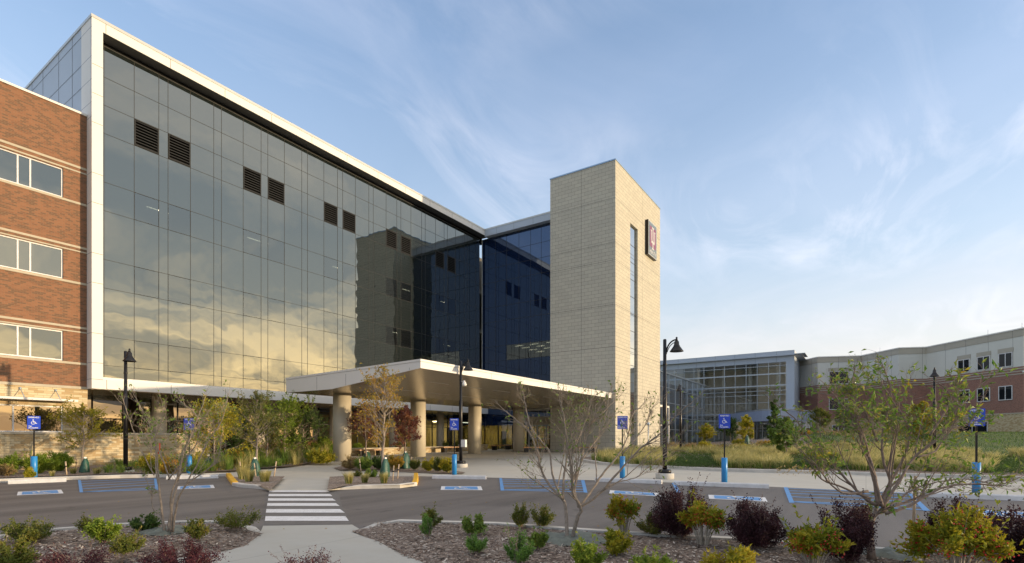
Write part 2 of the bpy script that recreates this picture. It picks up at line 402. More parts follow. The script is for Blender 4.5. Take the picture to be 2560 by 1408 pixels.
def m_lawn():
    m, g, b = new_mat('lawn_grass'); co = geoco(g)
    n = g.noise(co, 14, 5, .7); big = g.noise(co, .5, 4, .6)
    c = g.ramp(n, [(.3, (.03, .055, .01)), (.55, (.065, .11, .018)), (.75, (.13, .17, .03))])
    c = g.mix(g.ramp(big, [(.4, 0.0), (.7, .5)]), c, (.14, .14, .035))
    g.put(b.inputs['Base Color'], c); b.inputs['Roughness'].default_value = .9; bump(g, b, n, .9, .05); return m
M['asphalt'] = m_asphalt()
M['plaza'] = m_concrete('plaza_concrete', (.50, .475, .42), 4.5, 4.5)
M['path'] = m_concrete('path_concrete', (.47, .455, .41), 3.2, 3.2)
M['mulch'] = m_mulch(); M['lawn'] = m_lawn()


# ------------------------------------------------------------------ ground
def sheet(name, poly, mat, off, step=2.0, kind='structure', flat=None):
    b = bmesh.new()
    f = b.faces.new([b.verts.new((x, y, 0)) for x, y in poly])
    xs = [p[0] for p in poly]; ys = [p[1] for p in poly]
    for ax, (lo, hi) in enumerate(((min(xs), max(xs)), (min(ys), max(ys)))):
        k = math.ceil(lo / step) * step
        while k < hi:
            co = (k, 0, 0) if ax == 0 else (0, k, 0); no = (1, 0, 0) if ax == 0 else (0, 1, 0)
            bmesh.ops.bisect_plane(b, geom=b.verts[:] + b.edges[:] + b.faces[:], plane_co=co, plane_no=no, dist=1e-5)
            k += step
    bmesh.ops.triangulate(b, faces=b.faces[:])
    for v in b.verts: v.co.z = (zg(v.co.x, v.co.y) if flat is None else flat) + (off(v.co.x, v.co.y) if callable(off) else off)
    bmesh.ops.recalc_face_normals(b, faces=b.faces[:])
    for f in b.faces:
        if f.normal.z < 0: f.normal_flip()
    me = bpy.data.meshes.new(name); b.to_mesh(me); b.free(); me.materials.append(mat)
    o = bpy.data.objects.new(name, me); COL.objects.link(o)
    if kind: o['kind'] = kind
    return o

# one wide sheet out to the horizon (laid out along the view for detail where it is near)
Ds = [-1500, -600, -250, -120, -60, -30, -15] + [k * 1.5 for k in range(-4, 70)] + [112, 130, 160, 220, 320, 500, 900, 2500]
Ls = [-2500, -1200, -600, -300, -150, -90] + [k * 2.0 for k in range(-30, 51)] + [115, 140, 200, 350, 700, 1300, 2500]
mb = MB(); vs = []
for D in Ds:
    for L in Ls:
        X, Y = DL(D, L); vs.append((X, Y, zg(X, Y) - .07))
nL = len(Ls)
mb.add(vs, [(i * nL + j, i * nL + j + 1, (i + 1) * nL + j + 1, (i + 1) * nL + j) for i in range(len(Ds) - 1) for j in range(nL - 1)], 0, True)
gnd = mb.build('ground', M['lawn'], fix=False); gnd['kind'] = 'structure'
for f in gnd.data.polygons:
    if f.normal.z < 0: gnd.data.flip_normals(); break

KH = .12
back_edge = [(-260, 1232), (0, 1207), (166, 1200.5), (300, 1196), (430, 1193.5), (563, 1191), (585, 1215), (637, 1222), (672, 1226.5), (745, 1226.5),
             (818, 1226.5), (900, 1223), (1000, 1221), (1043, 1215), (1046, 1191), (1150, 1192.5), (1250, 1195), (1450, 1200), (1690, 1207), (1900, 1216), (2110, 1226), (2560, 1252), (2900, 1280)]
plaza_poly = G2(back_edge[:1] + back_edge[1:]) + [DL(12, 24), DL(30, 60), (120, -40), (110, 5), (96, 22), (56, 22), (43, 24), (43, 36), (-14, 36)]
sheet('plaza_pavement', plaza_poly, M['plaza'], 0.0, 2.5)
near_l = [(-300, 1371), (0, 1338), (110, 1323), (300, 1308.5), (460, 1302), (560, 1302), (640, 1308), (658, 1316)]
near_r = [(880, 1313), (935, 1302), (1000, 1299.5), (1250, 1306), (1440, 1320), (1650, 1334), (1830, 1343), (2100, 1362), (2330, 1378), (2560, 1396), (2900, 1428)]
park_poly = G2(back_edge) + [DL(7.5, 18)] + [DL(4.5, 12), DL(5.5, 6), DL(6.5, 3)] + G2([(1425, 1345), (1000, 1330), (880, 1330), (658, 1330), (560, 1320), (300, 1330), (0, 1365), (-300, 1400)])
sheet('parking_lot', park_poly, M['asphalt'], .004, 3.0)
path_r = [(880, 1313), (935, 1345), (990, 1375), (1075, 1408)]
path_l = [(658, 1316), (650, 1335), (618, 1358), (571, 1370), (527, 1380)]
path_poly = G2(path_r) + [DL(5.4, -.4), DL(4.2, .6), DL(3, 1.2), DL(1.0, 1.4), DL(1.0, -6), DL(4.2, -6.5), DL(5.6, -5.2)] + G2(path_l[::-1])
sheet('footpath', path_poly, M['path'], .010, 3.0)
bed_l = G2(near_l, KH) + [tuple(G(x, y, .05)[:2]) for x, y in path_l[1:]] + [DL(5.9, -5.2), DL(4.2, -6.5), DL(2.5, -9), DL(3, -14)]
bed_r = G2(near_r[::-1], KH) + [tuple(G(x, y, .05)[:2]) for x, y in path_r[1:]] + [DL(5.4, -.3), DL(4.2, .7), DL(3, 1.3), DL(2, 4), DL(2, 10), DL(5, 14)]
def dist_line(x, y, ln):
    best = 1e9
    for (a, b_), (c, d) in zip(ln, ln[1:]):
        dx_, dy_ = c - a, d - b_; t = max(0, min(1, ((x - a) * dx_ + (y - b_) * dy_) / (dx_ * dx_ + dy_ * dy_))); best = min(best, math.hypot(x - a - t * dx_, y - b_ - t * dy_))
    return best
EDGE_L = [tuple(G(x, y, .05)[:2]) for x, y in path_l] + [DL(5.9, -5.2), DL(4.2, -6.5), DL(2.5, -9)]
EDGE_R = [tuple(G(x, y, .05)[:2]) for x, y in path_r] + [DL(5.4, -.3), DL(4.2, .7), DL(3, 1.3)]
def bedz(x, y):
    d = min(dist_line(x, y, EDGE_L), dist_line(x, y, EDGE_R)); return .002 + min(KH - .022, d * .22)
sheet('mulch_bed', bed_l, M['mulch'], bedz, .35)
sheet('mulch_bed', bed_r, M['mulch'], bedz, .35)
isl_l = [(569, 1193), (640, 1191), (712, 1191), (693, 1209), (676, 1224), (638, 1212), (585, 1207)]
isl_r = [(824, 1192), (860, 1190), (1031, 1191), (1036, 1211), (1000, 1213), (860, 1215), (818, 1225)]
isl_m = [(834, 1170), (850, 1176), (1024, 1181), (1100, 1183.5), (1155, 1184.5), (1163, 1181), (1120, 1172), (1040, 1163), (870, 1162)]
sheet('mulch_island', G2(isl_l, .1), M['mulch'], .10, 1.5)
sheet('mulch_island', G2(isl_r, .1), M['mulch'], .10, 1.5)
sheet('mulch_island', G2(isl_m, .03), M['mulch'], .035, 1.5)
wall_bed = G2([(-260, 1224), (0, 1201), (150, 1195.5), (300, 1190), (440, 1187.5), (560, 1183), (640, 1176), (720, 1170), (790, 1160), (838, 1150)]) + [(21.5, 28.6), (24, 28.6), (24, 36), (-14, 36), (-14, 31)]
sheet('planting_bed', wall_bed, M['mulch'], .09, 1.5)
rb = [(1438, 1149), (1453, 1154), (1501, 1162), (1565, 1167), (1727, 1175.5), (1900, 1181.5), (2100, 1187), (2560, 1201), (2900, 1213)]
right_bed = G2(rb) + [(60, -60), (120, -60), (112, -8), (101, 12), (96, 22), (57, 22.8), (50.2, 16.2), (39.5, 16.2), (38.5, 15.0)]
sheet('grass_bed', right_bed, M['mulch'], .09, 2.0)
lawn_poly = [DL(30, 27), DL(34, 24), DL(42, 24), DL(55, 30), DL(66, 38), DL(75, 56), DL(60, 70), DL(40, 70), DL(30, 50)]
sheet('lawn', lawn_poly, M['lawn'], .15, 2.0)


def kerb(pts, name='kerb', w=.16, h=.13, mats=None, inner=1, off=0.0, t0=0, t1=0):
    """raised concrete edge along a line of ground points"""
    P = [Vector((x, y, 0)) for x, y in pts]; mb = MB(); n = len(P); prof = [(0, -.1), (0, h - .02), (.02, h), (w, h), (w, -.1)]
    o = 0; vs = []
    for i, p in enumerate(P):
        d = (P[min(i + 1, n - 1)] - P[max(i - 1, 0)]).normalized(); nr = Vector((-d.y, d.x, 0)) * inner
        z = zg(p.x, p.y) + off
        f = 1.0
        if t1: f = min(1, .05 + (P[-1] - p).length / t1)
        if t0: f = min(f, .05 + (P[0] - p).length / t0)
        for a, b_ in prof:
            q = p + nr * a; vs.append((q.x, q.y, z + b_ * (f if b_ > 0 else 1)))
    k = len(prof)
    fs = [(i * k + j, i * k + j + 1, (i + 1) * k + j + 1, (i + 1) * k + j) for i in range(n - 1) for j in range(k - 1)]
    fs += [tuple(range(k)), tuple(range((n - 1) * k, n * k))]
    mb.add(vs, fs); o = mb.build(name, mats or M['kerb']); o['kind'] = 'structure'; return o
def dense(pts, st=.5):
    out = []
    for (a, b), (c, d) in zip(pts, pts[1:]):
        n = max(1, int(math.hypot(c - a, d - b) / st))
        out += [(a + (c - a) * i / n, b + (d - b) * i / n) for i in range(n)]
    return out + [pts[-1]]
kerb(dense(G2(near_l, KH), .25), inner=-1, t1=.9)
kerb(dense(G2(near_r, KH), .25), inner=-1, t0=.9)
kerb(dense(G2([(-260, 1232), (0, 1207), (166, 1200.5), (300, 1196), (430, 1193.5), (566, 1191)])), inner=1, w=.3, h=.125)
kerb(dense(G2([(580, 1215), (600, 1219), (637, 1222), (672, 1226.5)]), .25), inner=1, h=.11, t1=.9)
kerb(dense(G2([(818, 1226.5), (850, 1224.5), (900, 1223), (1000, 1221), (1043, 1215)]), .25), inner=1, h=.12, t0=.9)
kerb(dense(G2([(565, 1191), (572, 1203), (581, 1215)])), name='painted_kerb', inner=1, mats=M['yellow'], h=.125)
kerb(dense(G2([(1043, 1215), (1046, 1203), (1045, 1190)])), name='painted_kerb', inner=1, mats=M['yellow'], h=.125)
kerb(dense(G2([(x, y) for x, y in rb]), 1.0), inner=1, w=.18, h=.14)

# ------------------------------------------------------------------ painted markings
def inpoly(p, poly):
    x, y = p; c = False; j = len(poly) - 1
    for i in range(len(poly)):
        if (poly[i][1] > y) != (poly[j][1] > y) and x < (poly[j][0] - poly[i][0]) * (y - poly[i][1]) / (poly[j][1] - poly[i][1]) + poly[i][0]: c = not c
        j = i
    return c
def flatpoly(mb, pts, z, mi=0): mb.add([(x, y, z) for x, y in pts], [tuple(range(len(pts)))], mi)
mb = MB()
for y0, y1, xl0, xr0, xl1, xr1 in ((1227, 1231, 673, 818, 672.5, 824), (1236, 1241.5, 672, 825, 671, 831), (1247, 1253, 670.5, 831, 670, 839.5),
                                   (1259, 1266, 668.5, 840, 667.5, 849), (1274, 1283, 666, 850, 664.5, 862), (1292, 1303.5, 664, 863.5, 662, 872)):
    a, b_ = G(xl0, y0), G(xl1, y1); c = G(xr1, y1); d = G(xr0, y0)
    flatpoly(mb, [a[:2], b_[:2], c[:2], d[:2]], .010)
mb.build('crosswalk', M['white_paint'])['kind'] = 'structure'
# darker patch of newer asphalt round the crossing
mb = MB(); flatpoly(mb, G2([(672, 1227), (818, 1227), (846, 1228), (851, 1250), (856, 1268), (864, 1284), (878, 1312), (660, 1314)]), .0065)
mb.build('asphalt_patch', plain('asphalt_patch', (.125, .118, .113), .8, 0, .18, 4, .3))['kind'] = 'structure'

def wheelchair():
    """outlines of the access symbol in a unit box (u right, v up)"""
    polys = []
    def ring(cx, cy, r0, r1, a0, a1, n=18):
        o = [(cx + r1 * math.cos(R(a0 + (a1 - a0) * i / n)), cy + r1 * math.sin(R(a0 + (a1 - a0) * i / n))) for i in range(n + 1)]
        i_ = [(cx + r0 * math.cos(R(a0 + (a1 - a0) * i / n)), cy + r0 * math.sin(R(a0 + (a1 - a0) * i / n))) for i in range(n + 1)]
        for k in range(n): polys.append([o[k], o[k + 1], i_[k + 1], i_[k]])
    def bar(a, b, w):
        d = Vector((b[0] - a[0], b[1] - a[1])).normalized(); nn = Vector((-d.y, d.x)) * w / 2
        polys.append([(a[0] + nn.x, a[1] + nn.y), (a[0] - nn.x, a[1] - nn.y), (b[0] - nn.x, b[1] - nn.y), (b[0] + nn.x, b[1] + nn.y)])
    ring(.40, .90, 0.0, .085, 0, 360, 14)
    ring(.42, .32, .22, .30, 118, 385)
    bar((.40, .80), (.44, .44), .10); bar((.41, .62), (.66, .62), .075); bar((.43, .45), (.70, .45), .09)
    bar((.68, .48), (.80, .17), .09); bar((.78, .17), (.92, .22), .075)
    return polys
WC = wheelchair()
def quadmap(q, u, v):
    a, b_, c, d = [Vector(p[:2]) for p in q]   # a far-left, b far-right, c near-right, d near-left
    return (d * (1 - u) + c * u) * (1 - v) + (a * (1 - u) + b_ * u) * v
def pad(q):
    q = [G(x, y) for x, y in q]; mb = MB()
    def rect(u0, v0, u1, v1, mi, z): flatpoly(mb, [quadmap(q, *p) for p in ((u0, v0), (u1, v0), (u1, v1), (u0, v1))], z, mi)
    rect(0, 0, 1, 1, 0, .010); rect(.1, .12, .9, .88, 1, .014)
    for p in WC: flatpoly(mb, [quadmap(q, .26 + .5 * u, .15 + .70 * v) for u, v in p], .018, 0)
    mb.build('access_marking', [M['white_paint'], M['blue_paint']])['kind'] = 'structure'
pad([(45, 1230.5), (153, 1225), (159, 1234.5), (42, 1239.6)])
pad([(442, 1217), (533, 1213), (537, 1221), (440, 1224.5)])
pad([(1103.4, 1216.6), (1202.5, 1216.6), (1206.5, 1226.5), (1101.4, 1225.8)])
pad([(1525, 1226.5), (1648, 1233.7), (1652, 1242.4), (1523, 1234.5)])
pad([(1770.7, 1238), (1912.5, 1244.5), (1919.5, 1255.5), (1773, 1248)])
pad([(2440, 1275), (2606, 1284), (2632, 1300), (2455, 1290)])
def hatch(lb, rb_, lines):
    mb = MB()
    L = [G(x, y) for x, y in lb]; Q = [G(x, y) for x, y in rb_] if rb_ else None
    flatpoly(mb, [p[:2] for p in L], .010)
    if Q:
        flatpoly(mb, [p[:2] for p in Q], .010)
        for i, (t0, t1) in enumerate(lines):
            a0 = L[1].lerp(L[2], t0); a1 = L[1].lerp(L[2], t0 + .032); b0 = Q[0].lerp(Q[3], t1); b1 = Q[0].lerp(Q[3], t1 + .032)
            flatpoly(mb, [a0[:2], a1[:2], b1[:2], b0[:2]], .0095)
    mb.build('hatched_marking', M['blue_paint'])['kind'] = 'structure'
hatch([(195, 1201), (202, 1201), (208, 1232), (199, 1232)], [(385, 1197), (394, 1197), (397, 1225.5), (388, 1226)],
      [(.12, 0), (.33, .12), (.55, .35), (.75, .58), (.95, .82), (.955, .95)])
hatch([(1248.4, 1196), (1254.7, 1196), (1261, 1227.5), (1251.6, 1227.5)], [(1452.5, 1201), (1461, 1201), (1468.8, 1233), (1459.4, 1232)],
      [(.1, .05), (.28, .2), (.47, .38), (.68, .58), (.93, .78), (.95, .95)])
hatch([(1679.7, 1208), (1687.5, 1208), (1703, 1234), (1693, 1234)], None, [])
hatch([(1959, 1219), (1969, 1219), (1986, 1258), (1973.4, 1258)], [(2269, 1233.5), (2278, 1234), (2326, 1278.7), (2308, 1277.7)],
      [(.08, 0), (.26, .16), (.45, .34), (.66, .55), (.92, .78), (.94, .95)])

stops = [((20, 1211), (166, 1205)), ((415, 1199), (545, 1196)), ((1080, 1197), (1214, 1199)), ((1487, 1204), (1653, 1210.5)), ((1683, 1213), (1923, 1222)), ((2308, 1243), (2600, 1255))]
names = ['leftmost white concrete wheel stop, before the sign below the brick wing', 'concrete wheel stop behind the thin multi-stemmed tree at left',
         'concrete wheel stop in front of the sign beside the lamp post under the canopy', 'concrete wheel stop behind the bare tree in front of the tower',
         'long grey wheel stop in front of the sign right of the big lamp post', 'rightmost grey wheel stop, at the foot of the largest blue sleeve']
for (a, b_), lb in zip(stops, names):
    a = G(*a); b_ = G(*b_); c = (a + b_) / 2; d = (b_ - a).normalized(); n = Vector((-d.y, d.x, 0))
    if n.dot(Vector((CY, SY, 0))) < 0: n = -n
    Lh = min((b_ - a).length / 2, 1.38); mb = MB()
    prof = [(0, 0), (.02, .10), (.05, .13), (.15, .13), (.18, .10), (.20, 0)]
    vs = []
    for sgn in (-1, 1):
        for u, z in prof: vs.append(c + d * sgn * Lh + n * u + Vector((0, 0, z + .004)))
    k = len(prof)
    mb.add(vs, [tuple(range(k)), tuple(range(k, 2 * k))] + [(i, (i + 1) % k, k + (i + 1) % k, k + i) for i in range(k)])
    tag(mb.build('wheel_stop', M['stop']), lb, 'wheel stop', 'concrete wheel stops along the accessible spaces')

# ------------------------------------------------------------------ brick wing
YB, YF, YG = 31.4, 30.8, 31.5
XC = 10.04
bw = thing('brick_wing', 'orange brick hospital wing with banded windows and stone ground floor', 'building', (0, YB, 0))
def part(mb, name, mats, parent, label=None):
    o = mb.build(name, mats); o.parent = parent
    o.matrix_parent_inverse = Matrix.Translation(-Vector(parent.location))
    if label: o['label'] = label
    return o
TH = .25  # window reveal
rows = [(5.15, 6.55), (9.0, 10.40), (12.81, 14.18)]
cols = [(-8.2, -5.4), (-2.42, .4), (3.35, 6.15 - .0)]
wins = []
xr = [(-7.87, -5.0), (-2.1, .78), (6.26 - 2.6, 6.55 - .35), (6.4, 9.13)]
xr = [(-8.0, -5.2), (-3.0, -.2), (1.6, 4.4), (6.4, 9.13)]
def wall_with_holes(mb, x0, x1, z0, z1, y, holes, mi=0, depth=TH):
    xs = sorted({x0, x1, *[h[0] for h in holes], *[h[1] for h in holes]}); zs = sorted({z0, z1, *[h[2] for h in holes], *[h[3] for h in holes]})
    for xa, xb in zip(xs, xs[1:]):
        for za, zb in zip(zs, zs[1:]):
            cx, cz = (xa + xb) / 2, (za + zb) / 2
            if any(h[0] < cx < h[1] and h[2] < cz < h[3] for h in holes): continue
            mb.add([(xa, y, za), (xb, y, za), (xb, y, zb), (xa, y, zb)], [(0, 1, 2, 3)], mi)
    for a, b_, c, d in holes:
        mb.add([(a, y, c), (b_, y, c), (b_, y, d), (a, y, d), (a, y + depth, c), (b_, y + depth, c), (b_, y + depth, d), (a, y + depth, d)],
               [(0, 1, 5, 4), (1, 2, 6, 5), (2, 3, 7, 6), (3, 0, 4, 7)], mi)
holes = [(a, b_, c, d) for a, b_ in xr for c, d in rows]
mb = MB(); wall_with_holes(mb, -12, XC + .03, 3.98, 17.05, YB, holes)
mb.box(-12, YB + .5, 3.98, XC - .1, YB + 12, 17.0)
part(mb, 'brick_wall', M['brick'], bw)
gh = [(1.6, 4.4, 1.78, 3.0), (5.6, 9.13, 1.78, 3.0)]
mb = MB(); wall_with_holes(mb, -12, XC + .03, -.3, 3.86, YB, gh)
mb.add([(XC + .03, YB, 1.8), (XC + .03, YB + 4.2, 1.8), (XC + .03, YB + 4.2, 3.86), (XC + .03, YB, 3.86)], [(0, 1, 2, 3)])
part(mb, 'stone_wall', M['stone'], bw)
mb = MB()
for z0, z1 in ((14.43, 14.53), (14.22, 14.29), (12.70, 12.80), (10.60, 10.70), (10.42, 10.48), (8.88, 8.98), (6.75, 6.85), (6.56, 6.62), (5.03, 5.13)):
    mb.box(-12, YB - .02, z0, XC - .004, YB + .06, z1)
mb.box(-12, YB - .05, 3.861, XC - .004, YB + .1, 3.979)
part(mb, 'stone_bands', M['stone_trim'], bw)
mb = MB(); mb.box(-12, YB - .06, 17.051, XC - .004, YB + 12, 17.15); part(mb, 'coping', M['white_metal'], bw)
def window(parent, x0, x1, z0, z1, y, muls, fr, name='window', glass=None, back=True, w=.06):
    mb = MB(); yd = y + .06
    mb.box(x0, yd, z0, x0 + w, yd + .08, z1); mb.box(x1 - w, yd, z0, x1, yd + .08, z1)
    mb.box(x0 + w, yd, z1 - w, x1 - w, yd + .08, z1); mb.box(x0 + w, yd, z0, x1 - w, yd + .08, z0 + w)
    for m_ in muls: mb.box(m_ - w / 2, yd + .003, z0 + w, m_ + w / 2, yd + .077, z1 - w)
    f = part(mb, name, fr, parent)
    mb = MB(); mb.box(x0 + w * .5, yd + .03, z0 + w * .5, x1 - w * .5, yd + .045, z1 - w * .5)
    p = mb.build('pane', glass or M['glass']); p.parent = f
    return f
for a, b_ in xr:
    for c, d in rows: window(bw, a, b_, c, d, YB, [b_ - 1.17, b_ - 1.60], M['window_white'])
for a, b_, c, d in gh: window(bw, a, b_, c, d, YB, [b_ - 1.75], M['window_white'], glass=M['glass_low'])
# sun shade over the ground floor window, hung on rods
mb = MB(); mb.box(4.9, YB - .75, 3.22, 9.45, YB - .02, 3.27); mb.box(4.9, YB - .80, 3.20, 9.45, YB - .751, 3.30); part(mb, 'sunshade', M['white_metal'], bw)
for x in (5.3, 6.6, 7.6, 8.85):
    mb = MB(); mb.tube([(x, YB - .02, 3.72), (x, YB - .62, 3.28)], .018, 6); mb.lathe([(.001, -.05), (.045, -.045), (.045, .045), (.001, .05)], (x, YB - .03, 3.73), 8); part(mb, 'support_rod', M['alu'], bw)
# bits of lamp seen in the rooms are left to the panes' reflections

# ------------------------------------------------------------------ low stone wall running on under the glass block
lw = thing('stone_retaining_wall', 'low buff stone wall with pale cap running behind the left planting bed', 'wall', (12, YB - .12, 0))
mb = MB(); mb.box(-12, YB - .16, -.3, 15.75, YB - .012, 1.68); mb.box(XC + .05, YB - .011, -.3, 15.75, YB + .30, 1.68); part(mb, 'stonework', M['stone'], lw)
mb = MB(); mb.box(-12, YB - .20, 1.681, XC + .02, YB - .003, 1.775); mb.box(XC + .021, YB - .20, 1.681, 15.8, YB + .34, 1.775); part(mb, 'cap', M['stone_trim'], lw)

# ------------------------------------------------------------------ glass block
gb = thing('glass_block', 'five-storey dark reflective glass hospital block in a white metal frame', 'building', (XC, YF, 0))
ZT, ZB, XW = 21.8, 3.89, 41.6
def seam_y(mb, x, z0, z1, y, w=.02): mb.box(x - w / 2, y - .002, z0, x + w / 2, y + .01, z1, 1)
def seam_z(mb, x0, x1, z, y, w=.02): mb.box(x0, y - .002, z - w / 2, x1, y + .01, z + w / 2, 1)
mb = MB()
mb.box(XC, YF, ZB, XC + .45, YG + .6, 21.19)                  # left jamb
mb.box(XC, YF, 21.191, XW + .5, YG + .6, 21.66)               # head
mb.box(XC + .451, YF, ZB, XW + .5, YG + .3, 4.36)             # sill beam
mb.box(XC + .451, YF + .04, 4.361, XW + .5, YG - .02, 4.47)
XL = [XC + .57 + 2.89 * k for k in range(11)]
for x in XL: seam_y(mb, x, 21.2, 21.65, YF); seam_y(mb, x + .03, 3.9, 4.35, YF)
for z in (19.44, 18.05, 16.65, 14.23, 12.81, 10.39, 8.97, 6.55, 5.13, 4.34): seam_z(mb, XC + .005, XC + .445, z, YF)
part(mb, 'frame', [M['white_metal'], M['joint']], gb)
mb = MB(); mb.box(XC - .03, YF - .03, 21.661, XW + .5, YG + 10, ZT); part(mb, 'coping', M['coping'], gb)
mb = MB()  # flank
mb.box(XC + .01, YG + .601, ZB, XC + .4, 40.8, 21.65)
mb.box(XC + .41, YG + 5.5, ZB, XW + 8, 40.8, 21.4)
for y in (YG - .55, 33.3, 35.2, 37.6, 39.4): mb.box(XC - .002, y, 16.5, XC + .02, y + .02, 21.65, 1)
for z in (21.2, 19.8, 18.7, 17.6, 16.9): mb.box(XC - .002, YF + .01, z, XC + .02, 40.8, z + .02, 1)
for z in (14.23, 12.81, 10.39, 8.97, 6.55, 5.13, 4.34): mb.box(XC - .002, YF + .01, z, XC + .02, YB - .01, z + .02, 1)
part(mb, 'flank_cladding', [M['side_metal'], M['soft_joint']], gb)
mb = MB(); mb.box(XC + .451, YF + .02, 21.18, XW + .5, YG + .5, 21.19); part(mb, 'head_soffit', plain('dark_soffit', (.05, .05, .052), .6), gb)
mb = MB()
mb.box(XC + .002, YF + .25, ZB - .02, XW + .5, 35.6, ZB - .002); part(mb, 'soffit', M['soffit'], gb)
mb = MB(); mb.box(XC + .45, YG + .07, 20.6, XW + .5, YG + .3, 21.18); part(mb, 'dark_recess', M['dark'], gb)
PX0, PP = 12.08, 5.78; offs = [0, 1.15, 1.6, 2.75, 4.03, 4.47]
vx = sorted([x for k in range(-1, 6) for x in [PX0 + PP * k + o for o in offs] if XC + .47 < x < XW - .05])
vx = [XC + .45] + vx + [XW]
vz = [4.47, 5.13, 6.55, 8.97, 10.39, 12.81, 14.23, 16.65, 18.05, 19.44, 20.95]
def is_col(x0, x1, k):
    for j in range(-1, 6):
        for o0, o1 in ((0, 1.15), (1.6, 2.75)):
            if abs(x0 - (PX0 + PP * j + o0)) < .03 and abs(x1 - (PX0 + PP * j + o1)) < .05: return True
    return False
random.seed(4)
skin = MB(); louv = []; vis = []
for xa, xb in zip(vx, vx[1:]):
    for za, zb in zip(vz, vz[1:]):
        v_ = is_col(xa, xb, 0)
        if v_ and za == 16.65: louv.append((xa, xb, za, zb)); continue
        if (v_ and za in (12.81, 8.97, 5.13)): vis.append((xa, xb, za, zb)); continue
        t = random.uniform(-.0004, .0004); t2 = random.uniform(-.0004, .0004)   # every sheet sits a hair out of true
        skin.add([(xa, YG + t, za), (xb, YG - t, za), (xb, YG - t + t2, zb), (xa, YG + t + t2, zb)], [(0, 1, 2, 3)])
part(skin, 'glass_skin', M['glass'], gb)
for xa, xb, za, zb in vis:
    mb = MB(); mb.box(xa + .02, YG + .002, za + .02, xb - .02, YG + .012, zb - .02); part(mb, 'window', M['vision'], gb)
for xa, xb, za, zb in louv:
    mb = MB(); mb.box(xa + .03, YG - .03, za + .03, xb - .03, YG + .001, za + .06); mb.box(xa + .03, YG - .03, zb - .06, xb - .03, YG + .001, zb - .03)
    mb.box(xa + .03, YG - .03, za + .06, xa + .06, YG + .001, zb - .06); mb.box(xb - .06, YG - .03, za + .06, xb - .03, YG + .001, zb - .06)
    n = 9
    for i in range(n):
        z = za + .09 + (zb - za - .2) * i / (n - 1)
        mb.add([(xa + .06, YG - .03, z - .02), (xb - .06, YG - .03, z - .02), (xb - .06, YG - .03, z), (xa + .06, YG - .03, z),
                (xa + .06, YG + .07, z + .05), (xb - .06, YG + .07, z + .05), (xb - .06, YG + .07, z + .07), (xa + .06, YG + .07, z + .07)],
               [(0, 1, 2, 3), (0, 1, 5, 4), (3, 2, 6, 7), (4, 5, 6, 7)])
    mb.box(xa, YG + .1, za, xb, YG + .12, zb, 1)
    part(mb, 'louvre', [M['louvre'], M['dark']], gb)
mb = MB()
for x in vx[1:-1]: mb.box(x - .009, YG - .012, 4.47, x + .009, YG + .004, 20.95)
for z in vz[1:-1]: mb.box(XC + .45, YG - .0105, z - .009, XW, YG + .004, z + .009)
mb.box(XC + .45, YG - .02, 20.95, XW, YG + .05, 21.0)
part(mb, 'mullions', M['frame_grey'], gb)
mb = MB()   # rooms behind the skin
mb.box(XC + .5, YG + 3.2, 4.5, XW + 5, YG + 3.3, 21)
for z in (8.0, 11.85, 15.7): mb.box(XC + .5, YG + .06, z, XW + 5, YG + 3.2, z + .35)
part(mb, 'interior', M['interior'], gb)
for x, z in ((13.9, 11.6), (14.3, 11.6), (16.9, 11.6), (19.2, 7.75), (24.2, 7.75), (30.0, 11.6), (31.2, 11.62), (31.6, 7.8), (36.2, 11.6), (36.6, 7.8), (33.5, 7.8)):
    mb = MB(); mb.box(x, YG + 1.5, z, x + .9, YG + 1.56, z + .03); part(mb, 'ceiling_light', M['lamp_on'], gb)
for x, z in ((13.0, 14.0), (18.6, 14.1), (25.0, 14.0), (32.0, 14.0), (30.9, 10.2), (36.8, 14.0), (37.3, 10.1)):
    mb = MB(); mb.box(x, YG + .8, z, x + .85, YG + .85, z + .03); part(mb, 'ceiling_light', M['lamp_on'], gb)
# columns under the block
for k in range(5):
    mb = MB(); mb.lathe([(.36, 0), (.36, ZB - .02 - 0)], (14.1 + 6.0 * k, 33.5, -.0), 28); part(mb, 'column', M['col_paint'], gb)
# recessed ground floor glazing
GY = 35.3
mb = MB(); mb.add([(XC - .5, GY, -.2), (26, GY, -.2), (26, GY, 3.9), (XC - .5, GY, 3.9)], [(0, 1, 2, 3)]); part(mb, 'ground_floor_glass', M['glass_low'], gb)
mb = MB(); mb.add([(26, GY, -.2), (XW + 8, GY, -.2), (XW + 8, GY, 3.9), (26, GY, 3.9)], [(0, 1, 2, 3)]); part(mb, 'lobby_glass', M['vision_far'], gb)
mb = MB(); x = XC
while x < XW + 4: mb.box(x, GY - .05, -.2, x + .06, GY + .05, 3.88); x += 1.45 if x < 26 else 2.3
mb.box(XC, GY - .045, 2.55, XW + 4, GY + .045, 2.62); part(mb, 'ground_floor_mullions', M['frame_grey'], gb)
mb = MB(); mb.box(26, GY + 5, -.2, XW + 16, GY + 5.2, 3.88); mb.box(26, GY + .1, 3.3, XW + 16, GY + 5, 3.36); part(mb, 'lobby_wall', M['interior_warm'], gb)
for x in (47.0, 49.2, 51.5):
    mb = MB(); mb.box(x, GY + 4.93, .4, x + .95, GY + 4.999, 2.75); part(mb, 'lobby_door', M['dark'], gb)
for x in (36, 39, 42, 45, 48, 51):
    mb = MB(); mb.box(x, GY + 2.4, 3.24, x + 1.2, GY + 2.7, 3.29); part(mb, 'lobby_light', M['lobby_lamp'], gb)

